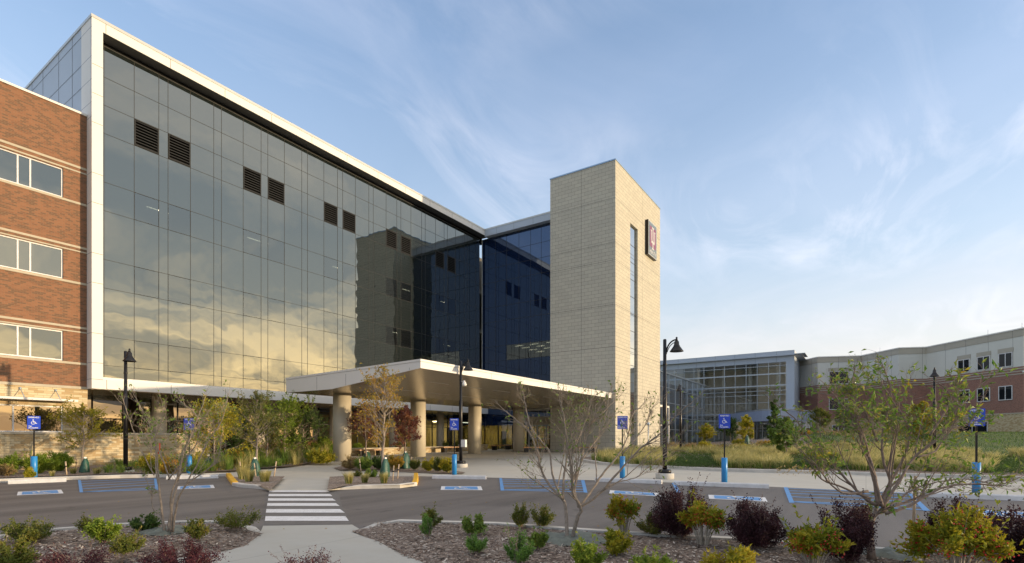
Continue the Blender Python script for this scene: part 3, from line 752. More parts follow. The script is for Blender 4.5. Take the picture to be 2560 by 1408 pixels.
# ------------------------------------------------------------------ glass link wing between block and tower
wg = thing('glass_link_wing', 'dark navy glass wing joining the main block to the masonry tower', 'building', (XW, 27, 0))
mb = MB(); mb.box(XW - .1, 17.5, 21.055, XW + 6, YF - .001, 21.66)
for y in (18.7, 20.9, 23.1, 25.3, 27.4, 29.4): mb.box(XW - .102, y, 21.07, XW - .09, y + .02, 21.65, 1)
part(mb, 'fascia', [M['side_metal'], M['joint']], wg)
mb = MB(); mb.box(XW - .13, 17.5, 21.661, XW + 6, YF - .031, ZT); part(mb, 'coping', M['coping'], wg)
XG = XW + .45
wy = [17.5, 18.2, 19.5, 20.85, 22.2, 23.5, 24.76, 25.9, 27.2, 28.6, 29.9, YG]
skin = MB(); vis = []
for ya, yb in zip(wy, wy[1:]):
    for za, zb in zip(vz, vz[1:-1] + [21.05]):
        t = random.uniform(-.0003, .0003)
        if (za == 8.97 and yb < 29): vis.append((ya, yb, za, zb)); continue
        skin.add([(XG + t, ya, za), (XG - t, yb, za), (XG - t, yb, zb), (XG + t, ya, zb)], [(0, 1, 2, 3)])
part(skin, 'glass_skin', M['glass_wing'], wg)
for ya, yb, za, zb in vis:
    mb = MB(); mb.box(XG + .002, ya + .02, za - .6, XG + .012, yb - .02, zb); part(mb, 'window', M['vision'], wg)
mb = MB()
for y in wy[1:-1]: mb.box(XG - .012, y - .012, 4.47, XG + .004, y + .012, 21.05)
for z in vz[1:]: mb.box(XG - .0105, 17.5, z - .012, XG + .004, YG, z + .012)
part(mb, 'mullions', M['frame_grey'], wg)
mb = MB(); mb.box(XG - .08, YG - .035, 4.47, XG - .03, YG - .001, 21.05); part(mb, 'corner_post', M['panel_white'], wg)
mb = MB(); mb.box(XG + 6, 17.5, 4.0, XG + 6.2, YG + 3, 21); mb.box(XG + .1, 17.5, 10.5, XG + 6, YG, 10.8); mb.box(XG + .1, 17.5, 8.0, XG + 6, YG, 8.3); part(mb, 'interior', M['interior'], wg)
mb = MB()
for x in (1.0, 2.2, 3.6, 5.0):
    for y in (18.5, 20.3, 22.1, 23.9, 25.7, 27.4):
        mb = MB(); mb.box(XG + x, y, 10.40, XG + x + .06, y + .9, 10.43); part(mb, 'ceiling_light', M['lamp_on'], wg)
# ground floor entrance wall under the wing
zE = .42
mb = MB(); mb.box(XG, 26.2, 2.75, XG + .2, GY, 4.46, 0); mb.box(XG, 17.5, 3.5, XG + .25, 26.199, 4.46, 0); part(mb, 'entrance_wall', M['glass_wing'], wg)
mb = MB(); mb.box(XG + .05, 23.3, 2.75, XG + .2, 26.19, 3.499); part(mb, 'door_header', M['col_paint'], wg)
mb = MB()
for y in (23.3, 24.25, 25.2, 26.1): mb.box(XG, y - .05, zE, XG + .12, y + .05, 2.74)
mb.box(XG + .003, 23.35, 2.62, XG + .117, 26.05, 2.739); mb.box(XG + .003, 23.35, zE + 1.0, XG + .117, 26.05, zE + 1.07); mb.box(XG + .003, 23.35, zE, XG + .117, 26.05, zE + .12)
dr_ = part(mb, 'entrance_doors', M['alu'], wg)
mb = MB(); mb.box(XG + .05, 23.3, zE, XG + .06, 26.1, 2.7); mb.box(XG + 3, 17, zE, XG + 3.1, 26.2, 3.5, 1); mb.box(XG + .05, 17.5, zE, XG + .07, 23.3, 3.49)
part(mb, 'door_glass', [M['vision_far'], M['interior']], wg)

mb = MB(); mb.box(XG + .05, 26.25, zE - .1, XG + .06, GY, 2.75); part(mb, 'lobby_glass', M['vision_far'], wg)
mb = MB()
for y in (26.25, 27.9, 29.55, 31.2, 32.85, 34.5): mb.box(XG, y, zE - .1, XG + .1, y + .08, 2.749)
part(mb, 'lobby_mullions', M['black'], wg)
mb = MB(); mb.box(XG + 4.2, 26.3, .2, XG + 4.4, GY - .1, 3.0); mb.box(XG + .3, 26.3, 2.95, XG + 4.19, GY - .1, 3.0); part(mb, 'lobby_wall', M['interior_warm'], wg)
for y in (28.3, 29.9, 31.5):
    mb = MB(); mb.box(XG + 4.12, y, .35, XG + 4.195, y + .62, 2.25); part(mb, 'lift_door', M['dark'], wg)
for y in (27.4, 29.6, 31.8, 34.0):
    mb = MB(); mb.box(XG + 2.2, y, 2.88, XG + 2.6, y + .9, 2.93); part(mb, 'lobby_light', M['lobby_lamp'], wg)
# ------------------------------------------------------------------ masonry tower
XT, YT, ZTT, XR, YR = 39.2, 16.35, 23.33, 50.05, 22.2
tw = thing('masonry_tower', 'tall buff block stair tower with a narrow glass slot', 'building', (XT, YT, 0))
sx0, sx1, sz1 = 42.35, 44.1, 19.46
mb = MB(); wall_with_holes(mb, XT, XR, -.2, ZTT, YT, [(sx0, sx1, 0.35, sz1)], 0, .3)
mb.add([(XT, YT, -.2), (XT, YR, -.2), (XT, YR, ZTT), (XT, YT, ZTT)], [(0, 1, 2, 3)])
mb.add([(XR, YT, -.2), (XR, YR, -.2), (XR, YR, ZTT), (XR, YT, ZTT)], [(0, 1, 2, 3)])
mb.add([(XT, YR, -.2), (XR, YR, -.2), (XR, YR, ZTT), (XT, YR, ZTT)], [(0, 1, 2, 3)])
for z in (20.38, 16.9, 15.5, 12.0, 8.7, 5.15):
    mb.box(XT - .002, YT - .002, z, XR, YT + .01, z + .022, 1); mb.box(XT - .002, YT + .01, z, XT + .01, YR, z + .022, 1)
mb.box(XT - .002, 19.3, .3, XT + .01, 19.32, ZTT, 1); mb.box(45.2, YT - .002, .3, 45.22, YT + .01, ZTT, 1)
part(mb, 'block_wall', [M['tower'], M['joint']], tw)
mb = MB(); mb.box(XT - .04, YT - .04, ZTT + .001, XR + .04, YR + .04, ZTT + .1); part(mb, 'coping', M['blue_coping'], tw)
mb = MB(); mb.box(sx0, YT + .16, .35, sx1, YT + .18, sz1); part(mb, 'slot_window', M['slot'], tw)
mb = MB()
for i in range(13): mb.box(sx0, YT + .145, .4 + i * 1.45, sx1, YT + .16, .43 + i * 1.45)
part(mb, 'slot_mullions', M['frame_grey'], tw)


def text_mesh(body, size, bold=False):
    cu = bpy.data.curves.new('txt', 'FONT'); cu.body = body; cu.size = size; cu.align_x = 'CENTER'; cu.align_y = 'CENTER'
    cu.extrude = .002; cu.resolution_u = 3
    if bold: cu.offset = size * .02
    o = bpy.data.objects.new('txt', cu); COL.objects.link(o)
    me = bpy.data.meshes.new_from_object(o.evaluated_get(bpy.context.evaluated_depsgraph_get()))
    vs = [v.co.copy() for v in me.vertices]; fs = [tuple(p.vertices) for p in me.polygons]
    bpy.data.objects.remove(o); bpy.data.curves.remove(cu); bpy.data.meshes.remove(me)
    return vs, fs
# crest sign on the tower
sg = thing('tower_sign', 'square health logo sign with white interlocking letters on crimson, high on the tower', 'sign', (47.0, YT, 19.4))
ys = YT - .28; x0, x1, z0, z1 = 45.97, 48.23, 17.87, 20.95
mb = MB(); mb.box(x0, ys, z0, x1, YT - .01, z1); part(mb, 'case', M['black'], sg)
mb = MB(); mb.box(x0 + .02, ys - .012, z0 + .02, x1 - .02, ys - .001, z1 - .02); part(mb, 'border', plain('sign_border', (.42, .44, .46), .5), sg)
mb = MB(); mb.box(x0 + .10, ys - .020, z0 + .10, x1 - .10, ys - .013, z1 - .10); part(mb, 'field', M['slate'], sg)
mb = MB(); mb.box(x0 + .30, ys - .028, z0 + .82, x1 - .30, ys - .021, z1 - .42); part(mb, 'crimson_square', M['crimson'], sg)
mb = MB(); cx = (x0 + x1) / 2; y0, y1 = ys - .040, ys - .029; zz = z0 + .55
def sb(u0, v0, u1, v1): mb.box(cx + u0, y0, zz + v0, cx + u1, y1, zz + v1)
SW = M['sign_letter'] = plain('sign_letter', (.50, .50, .52), .5)
sb(-.11, .25, .11, 1.98); sb(-.26, 1.981, .26, 2.10); sb(-.26, .10, .26, .249)          # I
sb(-.52, .85, -.36, 1.70); sb(-.62, 1.701, -.26, 1.80); sb(.36, .85, .52, 1.70); sb(.26, 1.701, .62, 1.80)   # U stems
sb(-.45, .65, -.111, .849); sb(.111, .65, .45, .849)
part(mb, 'letters', SW, sg)
vs, fs = text_mesh('HEALTH', .46, True); mb = MB()
mb.add([(cx + v.x, ys - .026 - v.z, z0 + .38 + v.y) for v in vs], fs); part(mb, 'lettering', SW, sg)

# ------------------------------------------------------------------ entrance canopy
XA, YC0, YC1, YK = 17.58, 16.62, 26.7, 22.8
cn = thing('entrance_canopy', 'broad white-edged entrance canopy on round tan columns', 'canopy', (XA, YC0, 0))
prof = [(YC0, 4.65), (YK, 4.02), (YC1, 4.02), (YC1, 4.73), (YC0, 4.95)]
mb = MB(); xe = XT - .002
n = len(prof)
mb.add([(XA, y, z) for y, z in prof] + [(xe, y, z) for y, z in prof], [tuple(range(n))] + [(i, (i + 1) % n, n + (i + 1) % n, n + i) for i in range(2, n)], 0)
mb.box(xe + .001, YR + .05, 4.02, XW + .4, YC1, 4.73)
for k in range(1, 9): x = XA + 2.7 * k; mb.box(x, YC0 - .002, 4.67, x + .018, YC0 + .01, 4.94, 1)
for y in (17.3, 19.5, 21.7, 24.0): mb.box(XA - .002, y, lerp_tab([(YC0, 4.67), (YK, 4.04)], y), XA + .01, y + .018, 4.72, 1)
part(mb, 'fascia', [M['white_metal'], M['joint']], cn)
mb = MB(); mb.add([(XA - .02, YC0 - .02, 4.96), (xe, YC0 - .02, 4.96), (xe, YC1 + .02, 4.74), (XA - .02, YC1 + .02, 4.74), (XA - .02, YC0 - .02, 5.06), (xe, YC0 - .02, 5.06), (xe, YC1 + .02, 4.84), (XA - .02, YC1 + .02, 4.84)],
                  [(0, 3, 2, 1), (4, 5, 6, 7), (0, 1, 5, 4), (1, 2, 6, 5), (2, 3, 7, 6), (3, 0, 4, 7)]); part(mb, 'coping', M['white_metal'], cn)
mb = MB(); mb.add([(XA, YC0, 4.648), (xe, YC0, 4.648), (xe, YK, 4.018), (XA, YK, 4.018)], [(0, 1, 2, 3)])
mb.add([(XA, YK, 4.018), (xe, YK, 4.018), (xe, YC1, 4.018), (XA, YC1, 4.018)], [(0, 1, 2, 3)])
part(mb, 'soffit', M['soffit'], cn)
def sofz(y): return lerp_tab([(YC0, 4.648), (YK, 4.018)], y)
for k in range(7):
    for y in (18.8, 21.3):
        x = 20.2 + 3.0 * k; mb = MB()
        mb.add([(x, y, sofz(y) - .004), (x + 1.9, y, sofz(y) - .004), (x + 1.9, y + .05, sofz(y + .05) - .004), (x, y + .05, sofz(y + .05) - .004)], [(0, 1, 2, 3)]); part(mb, 'soffit_light', M['white_metal'], cn)
for k in range(4):
    X, Y = 19.8 + 6.15 * k, 24.75; z = zg(X, Y)
    mb = MB(); mb.lathe([(.50, z - .1), (.50, 3.95), (.48, 3.95), (.48, 4.017)], (X, Y, 0), 48); part(mb, 'column', M['col_paint'], cn)

# ------------------------------------------------------------------ planter walls and benches by the entrance
def stone_block(x0, y0, x1, y1, h, label, group):
    z = zg((x0 + x1) / 2, y0); t = thing('stone_planter', label, 'planter', ((x0 + x1) / 2, y0, z), group)
    mb = MB(); mb.box(x0, y0, z - .3, x1, y1, z + h - .07); part(mb, 'stonework', M['stone'], t)
    mb = MB(); mb.box(x0 - .03, y0 - .03, z + h - .069, x1 + .03, y1 + .03, z + h); part(mb, 'cap', M['stone_trim'], t)
gp = 'low stone planters by the entrance'
stone_block(20.9, 28.7, 34.9, 29.3, .50, 'long low stone planter wall behind the first two canopy columns', gp)
stone_block(35.6, 28.3, 38.6, 29.2, .55, 'short stone planter block left of the third canopy column', gp)
stone_block(42.6, 28.6, 44.9, 29.3, .50, 'small stone planter block beside the lobby bench', gp)
def bench(x, y, L, rot, label):
    z = zg(x, y); t = thing('bench', label, 'bench', (x, y, z), 'wooden slab benches under the canopy', rot)
    mb = MB()
    for i in range(4): mb.box(-L / 2, -.22 + i * .115, .36, L / 2, -.22 + i * .115 + .10, .45)
    mb.build('seat', M['wood'], t)
    for s_ in (-1, 1):
        mb = MB(); mb.box(s_ * L * .38 - .16, -.20, 0, s_ * L * .38 + .16, .20, .359); mb.build('leg', M['black'], t)
bench(24.9, 28.2, 2.2, 0, 'dark-legged wooden bench half hidden by shrubs behind the thin yellow tree')
bench(33.1, 27.9, 2.4, 0, 'wooden bench against the stone planter right of the second canopy column')
bench(40.6, 28.2, 2.9, 0, 'wooden bench in front of the yellow-lit lobby')
bench(36.4, 22.0, 1.9, R(-50), 'wooden bench standing free beside the rightmost canopy column')
bench(38.2, 18.6, 2.0, R(-70), 'wooden bench against the left face of the tower')

# ------------------------------------------------------------------ atrium building, far right
XA2 = 96.5
at = thing('atrium_building', 'glazed atrium with white metal grid and projecting flat roof edge', 'building', (XA2, 10, .7))
mb = MB()
mb.box(XA2, 9.6, .3, XA2 + 10, 10.75, 13.95); mb.box(XA2, 9.6, 13.951, XA2 + 14, 36, 14.9); mb.box(XA2 - .5, 8.5, 14.901, XA2 + 14, 36, 15.05)
mb.box(XA2 - .02, 9.58, 15.051, XA2 + 14, 36, 15.75)
for y in (12.2, 15.4, 18.6, 21.8, 25.0, 28.2, 31.4): mb.box(XA2 - .023, y, 15.06, XA2 - .01, y + .03, 15.74, 1); mb.box(XA2 - .003, y, 13.96, XA2 + .01, y + .03, 14.89, 1)
part(mb, 'cladding', [M['side_metal'], M['joint']], at)
mb = MB(); mb.box(XA2 - .9, 8.0, 14.96, XA2 + 4, 9.57, 15.04); part(mb, 'roof_blade', M['alu'], at)
ay = [10.8, 11.7] + [13.4 + 1.72 * k for k in range(13)]; az = [.6, 2.7, 3.9, 4.5, 5.6, 7.4, 8.67, 9.35, 10.2, 12.1, 13.4, 13.95]
mb = MB(); mb.add([(XA2 + .2, 10.75, .3), (XA2 + .2, 36, .3), (XA2 + .2, 36, 13.95), (XA2 + .2, 10.75, 13.95)], [(0, 1, 2, 3)]); part(mb, 'glass_wall', M['glass_atrium'], at)
mb = MB()
for y in ay: mb.box(XA2 + .05, y - .04, .5, XA2 + .19, y + .04, 13.95)
for z in az[1:-1]: mb.box(XA2 + .055, 10.8, z - (.11 if z in (5.6, 10.2, 4.5, 12.1) else .035), XA2 + .185, 36, z + (.11 if z in (5.6, 10.2, 4.5, 12.1) else .05))
part(mb, 'mullion_grid', M['alu'], at)
mb = MB(); mb.box(XA2 + 7, 10, .3, XA2 + 7.2, 36, 13.9); mb.box(XA2 + .4, 10.8, 5.3, XA2 + 7, 36, 5.7); mb.box(XA2 + .4, 10.8, 9.9, XA2 + 7, 36, 10.3)
for k in range(6): mb.box(XA2 + 2.0, 12 + 4.3 * k, .3, XA2 + 2.5, 12.5 + 4.3 * k, 13.9)
part(mb, 'interior', plain('atrium_interior', (.58, .52, .40), .8), at)
# entrance porch: curved blue fascia on a stone pier
pc = thing('entrance_porch', 'curved blue metal porch with stone pier in front of the atrium', 'porch', (88, 14, .8))
p0, p1 = Vector(toDL(*G(1843, 1110)[:2])), Vector((79, 44.8))
mb = MB(); pts = []
for i in range(13):
    t = i / 12; x = 1838 + 200 * t; D = 84 - 8 * math.sin(math.pi * min(1, t * 1.0)) - 3 * t
    L = (x - 1280) / FPX * D; pts.append(DL(D, L))
top = [(x, y, 5.45) for x, y in pts]; bot = [(x, y, 3.95) for x, y in pts]
n = len(pts); bk = [(x + 6, y + 4) for x, y in pts]
mb.add(top + bot + [(x, y, 5.45) for x, y in bk] + [(x, y, 3.95) for x, y in bk],
       [(i, i + 1, n + i + 1, n + i) for i in range(n - 1)] + [(i, i + 1, 2 * n + i + 1, 2 * n + i) for i in range(n - 1)] + [(n + i, n + i + 1, 3 * n + i + 1, 3 * n + i) for i in range(n - 1)] + [(0, n, 3 * n, 2 * n), (n - 1, 2 * n - 1, 4 * n - 1, 3 * n - 1)])
part(mb, 'fascia', M['blue_metal'], pc)
mb = MB(); mb.add([(x - .1, y - .1, 5.5) for x, y in pts] + [(x - .1, y - .1, 5.66) for x, y in pts] + [(x + .3, y + .3, 5.5) for x, y in pts] + [(x + .3, y + .3, 5.66) for x, y in pts],
                  [(i, i + 1, n + i + 1, n + i) for i in range(n - 1)] + [(n + i, n + i + 1, 3 * n + i + 1, 3 * n + i) for i in range(n - 1)]); part(mb, 'rim', M['alu'], pc)
a, b_ = DL(80, (1846 - 1280) / FPX * 80), DL(79, (1886 - 1280) / FPX * 79)
mb = MB(); mb.obox((*a, .3), (b_[0] - a[0], b_[1] - a[1], 0), (1.5, 1.0, 0), (0, 0, 3.65)); part(mb, 'stone_pier', M['stone'], pc)
a, b_ = DL(81, (1890 - 1280) / FPX * 81), DL(77, (2026 - 1280) / FPX * 77)
dv = Vector((b_[0] - a[0], b_[1] - a[1], 0)); mb = MB(); mb.obox((*a, .3), dv, (.1, .07, 0), (0, 0, 3.65)); part(mb, 'doors', M['glass_atrium'], pc)
mb = MB()
for i in range(10): q = Vector((*a, .3)) + dv * (i / 9) + Vector((-.08, -.06, 0)); mb.obox(q, dv.normalized() * .09, (.07, .05, 0), (0, 0, 3.64))
q = Vector((*a, 3.0)) + Vector((-.09, -.07, 0)); mb.obox(q, dv, (.06, .05, 0), (0, 0, .09)); part(mb, 'door_frames', M['alu'], pc)

# glazed link running back from the tower to the atrium
gl = thing('glazed_link', 'low glazed corridor with thin white top rail behind the tower', 'building', (60, 23.5, .6))
mb = MB(); mb.add([(56, 23.5, .2), (XA2, 23.5, .2), (XA2, 23.5, 10.6), (56, 23.5, 10.6)], [(0, 1, 2, 3)]); part(mb, 'glass_wall', M['glass_atrium'], gl)
mb = MB(); mb.box(50.2, 23.35, 10.601, XA2, 23.6, 10.78)
x = 57
while x < XA2: mb.box(x, 23.38, .2, x + .12, 23.49, 10.6); x += 3.1
for z in (2.7, 4.5, 6.5, 8.6): mb.box(56, 23.385, z, XA2, 23.485, z + .10)
part(mb, 'mullion_grid', M['alu'], gl)
mb = MB(); mb.box(56, 27, .2, XA2, 27.2, 10.5); part(mb, 'interior', M['interior'], gl)
vb = thing('glass_vestibule', 'small glass vestibule with white frame tucked against the tower', 'building', (54, 17.3, .9))
mb = MB(); mb.add([(50.1, 17.4, .3), (55.9, 17.4, .3), (55.9, 17.4, 4.7), (50.1, 17.4, 4.7)], [(0, 1, 2, 3)]); mb.add([(55.9, 17.4, .3), (55.9, 23.4, .3), (55.9, 23.4, 4.7), (55.9, 17.4, 4.7)], [(0, 1, 2, 3)])
part(mb, 'glass', M['glass_atrium'], vb)
mb = MB(); mb.box(55.85, 17.3, .3, 56.0, 17.45, 4.701); mb.box(50.1, 17.3, 4.702, 56.0, 23.4, 4.9); mb.box(53.9, 17.32, .3, 54.0, 17.39, 4.7); mb.box(50.1, 17.32, 2.8, 55.84, 17.39, 2.88)
part(mb, 'frame', M['white_metal'], vb)

# ------------------------------------------------------------------ brick and panel building, far right
PTS = [(104.7, 9.6), (101.2, 6.65), (103.6, .69), (97.7, -4.05), (99.1, -7.4), (88.4, -16.0), (97, -26)]
fb = thing('clinic_building', 'long zigzag clinic building, pale panels over red brick, at far right', 'building', (100, 0, 2))
def ray_on(x, A_, B_):
    a, b_ = ray(x); dx_, dy_ = B_[0] - A_[0], B_[1] - A_[1]
    det = a * (-dy_) + dx_ * b_
    t = (A_[0] * (-dy_) + dx_ * A_[1]) / det
    return Vector((a * t, b_ * t, 0))
def strip(name, z0, z1, mats, outp=0.0, seams=None):
    mb = MB()
    for A_, B_ in zip(PTS, PTS[1:]):
        A3, B3 = Vector((*A_, 0)), Vector((*B_, 0)); d = (B3 - A3).normalized(); nn = Vector((d.y, -d.x, 0))
        if nn.dot(A3) > 0: nn = -nn
        o = A3 + nn * outp
        mb.obox(o + Vector((0, 0, z0)) - d * outp, d * ((B3 - A3).length + 2 * outp), -nn * .8, (0, 0, z1 - z0))
        if seams:
            s_ = seams
            while s_ < (B3 - A3).length - .5:
                mb.obox(o + d * s_ + nn * .003 + Vector((0, 0, z0)), d * .03, -nn * .01, (0, 0, z1 - z0 - .01), 1); s_ += seams
    part(mb, name, mats, fb)
strip('stone_base', .5, 4.6, M['stone'])
strip('brick_wall', 4.601, 9.2, M['brick_far'])
strip('brick_bands', 9.201, 10.3, [M['brick_far'], M['tan_band']])
mb = None
strip('panel_wall', 10.301, 14.0, [M['panel_white'], M['joint']], 0, 3.1)
strip('top_band', 14.001, 14.85, [M['tan_band'], M['joint']], .05, 3.1)
strip('coping', 14.851, 15.0, M['white_metal'], .12)
for z in (9.35, 9.68, 10.0): strip('pale_stripe', z, z + .12, M['tan_band'], .03)
strip('pale_stripe', 4.52, 4.66, M['stone_trim'], .05)
segs = list(zip(PTS, PTS[1:]))
def far_window(xa, xb, seg, z0, z1, head=True):
    A_, B_ = segs[seg]; P, Q = ray_on(xa, A_, B_), ray_on(xb, A_, B_); d = (Q - P).normalized(); nn = Vector((d.y, -d.x, 0))
    if nn.dot(P) > 0: nn = -nn
    W_ = (Q - P).length; o = P + nn * .02 + Vector((0, 0, z0)); mb = MB(); w = .09; up = Vector((0, 0, 1))
    mb.obox(o, d * w, nn * .06, up * (z1 - z0)); mb.obox(o + d * (W_ - w), d * w, nn * .06, up * (z1 - z0))
    mb.obox(o + d * w, d * (W_ - 2 * w), nn * .06, up * w); mb.obox(o + d * w + up * (z1 - z0 - w), d * (W_ - 2 * w), nn * .06, up * w)
    mb.obox(o + d * (W_ / 2 - w / 2) + up * w, d * w, nn * .06, up * (z1 - z0 - 2 * w))
    if head: mb.obox(o - d * .1 + up * (z1 - z0 + .02), d * (W_ + .2), nn * .03, up * .55, 1)
    f = part(mb, 'window', [M['window_white'], M['tan_band']], fb)
    mb = MB(); mb.obox(o + d * w * .5 + up * w * .5, d * (W_ - w), nn * .025, up * (z1 - z0 - w)); p = mb.build('pane', M['glass_dark']); p.parent = f
M['glass_dark'] = glassmat('dark_window', (.5, .55, .6), (.012, .014, .018), .04, .5)
far_window(2072, 2122, 1, 10.4, 12.5)
far_window(2072, 2122, 1, 6.2, 8.0, False)
for a, b_ in ((2395, 2425), (2443.5, 2476), (2497, 2532)): far_window(a, b_, 4, 10.45, 12.25); far_window(a, b_, 4, 6.3, 8.1, False)
for seg, a, b_ in ((1, 2080, 2110), (3, 2260, 2300), (4, 2395, 2470)): far_window(a, b_, seg, 2.2, 3.7, False)
for x, seg in ((2153, 2), (2200, 2), (2470, 4), (2555, 4), (2010, 0)):
    A_, B_ = segs[seg]; P = ray_on(x, A_, B_); mb = MB(); mb.tube([(P.x, P.y, 15.0), (P.x, P.y, 15.6)], .02, 5); part(mb, 'lightning_rod', M['alu'], fb)
P = ray_on(2552, *segs[4]); mb = MB(); mb.lathe([(.02, -.15), (.22, -.12), (.24, .05), (.05, .12)], (P.x - .4, P.y - .3, 9.6), 12); part(mb, 'security_camera', M['white_box'], fb)


# ------------------------------------------------------------------ lamp posts
def lamp_post(x, y, az, label, base_h=.2, H=5.15, off=0.0, collar=True, at_=None):
    p = Vector(at_) if at_ else G(x, y, off)
    t = thing('lamp_post', label, 'lamp post', p, 'black lamp posts with bell shades', R(az))
    mb = MB(); mb.lathe([(.33, -.1), (.335, base_h - .02), (.32, base_h)], (0, 0, 0), 28); mb.build('base', M['concrete'], t)
    mb = MB(); mb.lathe([(.235, base_h), (.235, base_h + .11), (.20, base_h + .14), (.08, base_h + .15)], (0, 0, 0), 28)
    mb.lathe([(.085, base_h + .1), (.085, 3.25), (.062, 3.30), (.062, H), (.045, H + .03), (.001, H + .04)], (0, 0, 0), 16)
    mb.lathe([(.07, 4.22), (.075, 4.23), (.075, 4.27), (.07, 4.28)], (0, 0, 0), 16); mb.build('pole', M['black'], t)
    pts = [(.05 + .36 * (1 - math.cos(a)) * 1.0, 0, 4.62 + .52 * math.sin(a)) for a in [R(i * 9) for i in range(11)]]
    mb = MB(); mb.tube(pts, .028, 8); mb.tube([(px_ + .02, 0, pz - .09) for px_, _, pz in pts[2:]], .016, 6)
    bx = .42
    mb.lathe([(.02, 5.24), (.035, 5.22), (.035, 5.16), (.05, 5.10)], (bx, 0, 0), 14); mb.build('arm', M['black'], t)
    mb = MB(); mb.lathe([(.05, 5.10), (.085, 5.06), (.095, 4.93), (.115, 4.925), (.115, 4.90), (.24, 4.72), (.25, 4.70), (.235, 4.70), (.11, 4.88)], (bx, 0, 0), 32); sh = mb.build('lamp_shade', M['black'], t)
    mb = MB(); mb.lathe([(.001, 4.80), (.06, 4.79), (.10, 4.83), (.10, 4.87)], (bx, 0, 0), 20); mb.build('lens', M['sign_white'], sh)
    return t
lamp_post(314, 1185, -92, 'black lamp post in front of the low stone wall, shade facing the camera', .15)
l2 = lamp_post(1152, 1168, -84, 'black lamp post with white camera dome and small white box beside the canopy', .17, off=.0)
lamp_post(1662, 1197, -75, 'tallest-looking black lamp post on a round concrete base right of the tower', .21)
lamp_post(1701.5, 1134, -178, 'small distant black lamp post seen right of the big one', .2)
lamp_post(2336, 1142, 176, 'black lamp post rising behind the large leafy bare-limbed tree at right', .2)
mb = MB(); mb.lathe([(.001, 3.94), (.10, 3.96), (.115, 4.0), (.13, 4.03), (.10, 4.06), (.09, 4.12), (.05, 4.16), (.04, 4.22)], (.20, 0, 0), 20); mb.box(.05, -.02, 4.16, .22, .02, 4.20); mb.build('security_camera', M['white_box'], l2)
mb = MB(); mb.box(.06, -.08, .98, .30, .08, 1.34); mb.box(.08, -.085, 1.0, .28, -.081, 1.32); mb.build('junction_box', M['white_box'], l2)

# ------------------------------------------------------------------ accessible parking signs
TXT = {}
def sign(x, y, lines, label, az, Hs=(1.84, 2.32), off=0.0, bh=.84):
    p = G(x, y, off); t = thing('parking_sign', label, 'parking sign', p, 'blue reserved parking signs on sleeved posts', R(az))
    mb = MB(); mb.lathe([(.098, -.05), (.098, bh - .01), (.085, bh)], (0, 0, 0), 24); mb.build('sleeve', M['blue_post'], t)
    mb = MB(); mb.box(-.022, -.02, bh, .022, .02, Hs[1] - .05); mb.build('post', M['black'], t)
    w = .185; z0, z1 = Hs; r = .02; yy = -.03
    out = []
    for cx_, cz_, a0 in ((w - r, z1 - r, 0), (-w + r, z1 - r, 90), (-w + r, z0 + r, 180), (w - r, z0 + r, 270)):
        for k in range(5): a = R(a0 + k * 22.5); out.append((cx_ + r * math.cos(a), cz_ + r * math.sin(a)))
    mb = MB(); mb.prism(out, 'y', yy - .004, yy); pl = mb.build('panel', M['sign_blue'], t)
    mb = MB(); c = (z0 + z1) / 2
    for pg in WC: mb.add([((u - .5) * .21, yy - .006, c - .075 + v * .19) for u, v in pg], [tuple(range(len(pg)))])
    mb.build('access_symbol', M['sign_white'], pl)
    mb = MB()
    for body, size, cx_, cz_ in [('RESERVED', .066, 0, z1 - .055)] + [(b_, .064, None, z0 + .105 - i * .058) for i, b_ in enumerate(lines)]:
        if (body, size) not in TXT: TXT[(body, size)] = text_mesh(body, size, True)
        vs, fs = TXT[(body, size)]
        if cx_ is None: cx_ = -w + .035 - min(v.x for v in vs)
        mb.add([(cx_ + v.x, yy - .0065 - v.z, cz_ + v.y) for v in vs], fs)
    mb.build('lettering', M['sign_white'], pl)
va, pr_ = ['Van', 'Accessible'], ['Permit', 'Required']
sign(85, 1198, va, 'blue Van Accessible sign at far left in front of the stone wall', -20)
sign(473, 1188, va, 'blue reserved sign half hidden behind the thin multi-stemmed tree', -30)
sign(1136, 1187, va, 'blue Van Accessible sign beside the lamp post near the canopy', -60)
sign(1556, 1198, pr_, 'blue Permit Required sign behind the bare tree in front of the tower', -62)
sign(1811, 1206, va, 'blue Van Accessible sign in front of the atrium', -68)
sign(2441, 1232, pr_, 'largest blue Permit Required sign at far right', -78)


# ------------------------------------------------------------------ plants
def leaf(mb, p, d, up, ln, wd, mi=0, fold=.25):
    """a pointed blade, folded on its midrib"""
    d = d.normalized(); s_ = d.cross(up)
    s_ = s_.normalized() if s_.length > 1e-4 else d.orthogonal().normalized()
    n = s_.cross(d) * (ln * fold * .5)
    mb.add([p, p + d * ln * .45 + s_ * wd * .5 + n, p + d * ln - n * .6, p + d * ln * .45 - s_ * wd * .5 + n], [(0, 1, 2), (0, 2, 3)], mi)
def rv(rnd, z=0.0):
    while True:
        v = Vector((rnd.uniform(-1, 1), rnd.uniform(-1, 1), rnd.uniform(-1, 1)))
        if .1 < v.length < 1: return (v.normalized() + Vector((0, 0, z))).normalized()

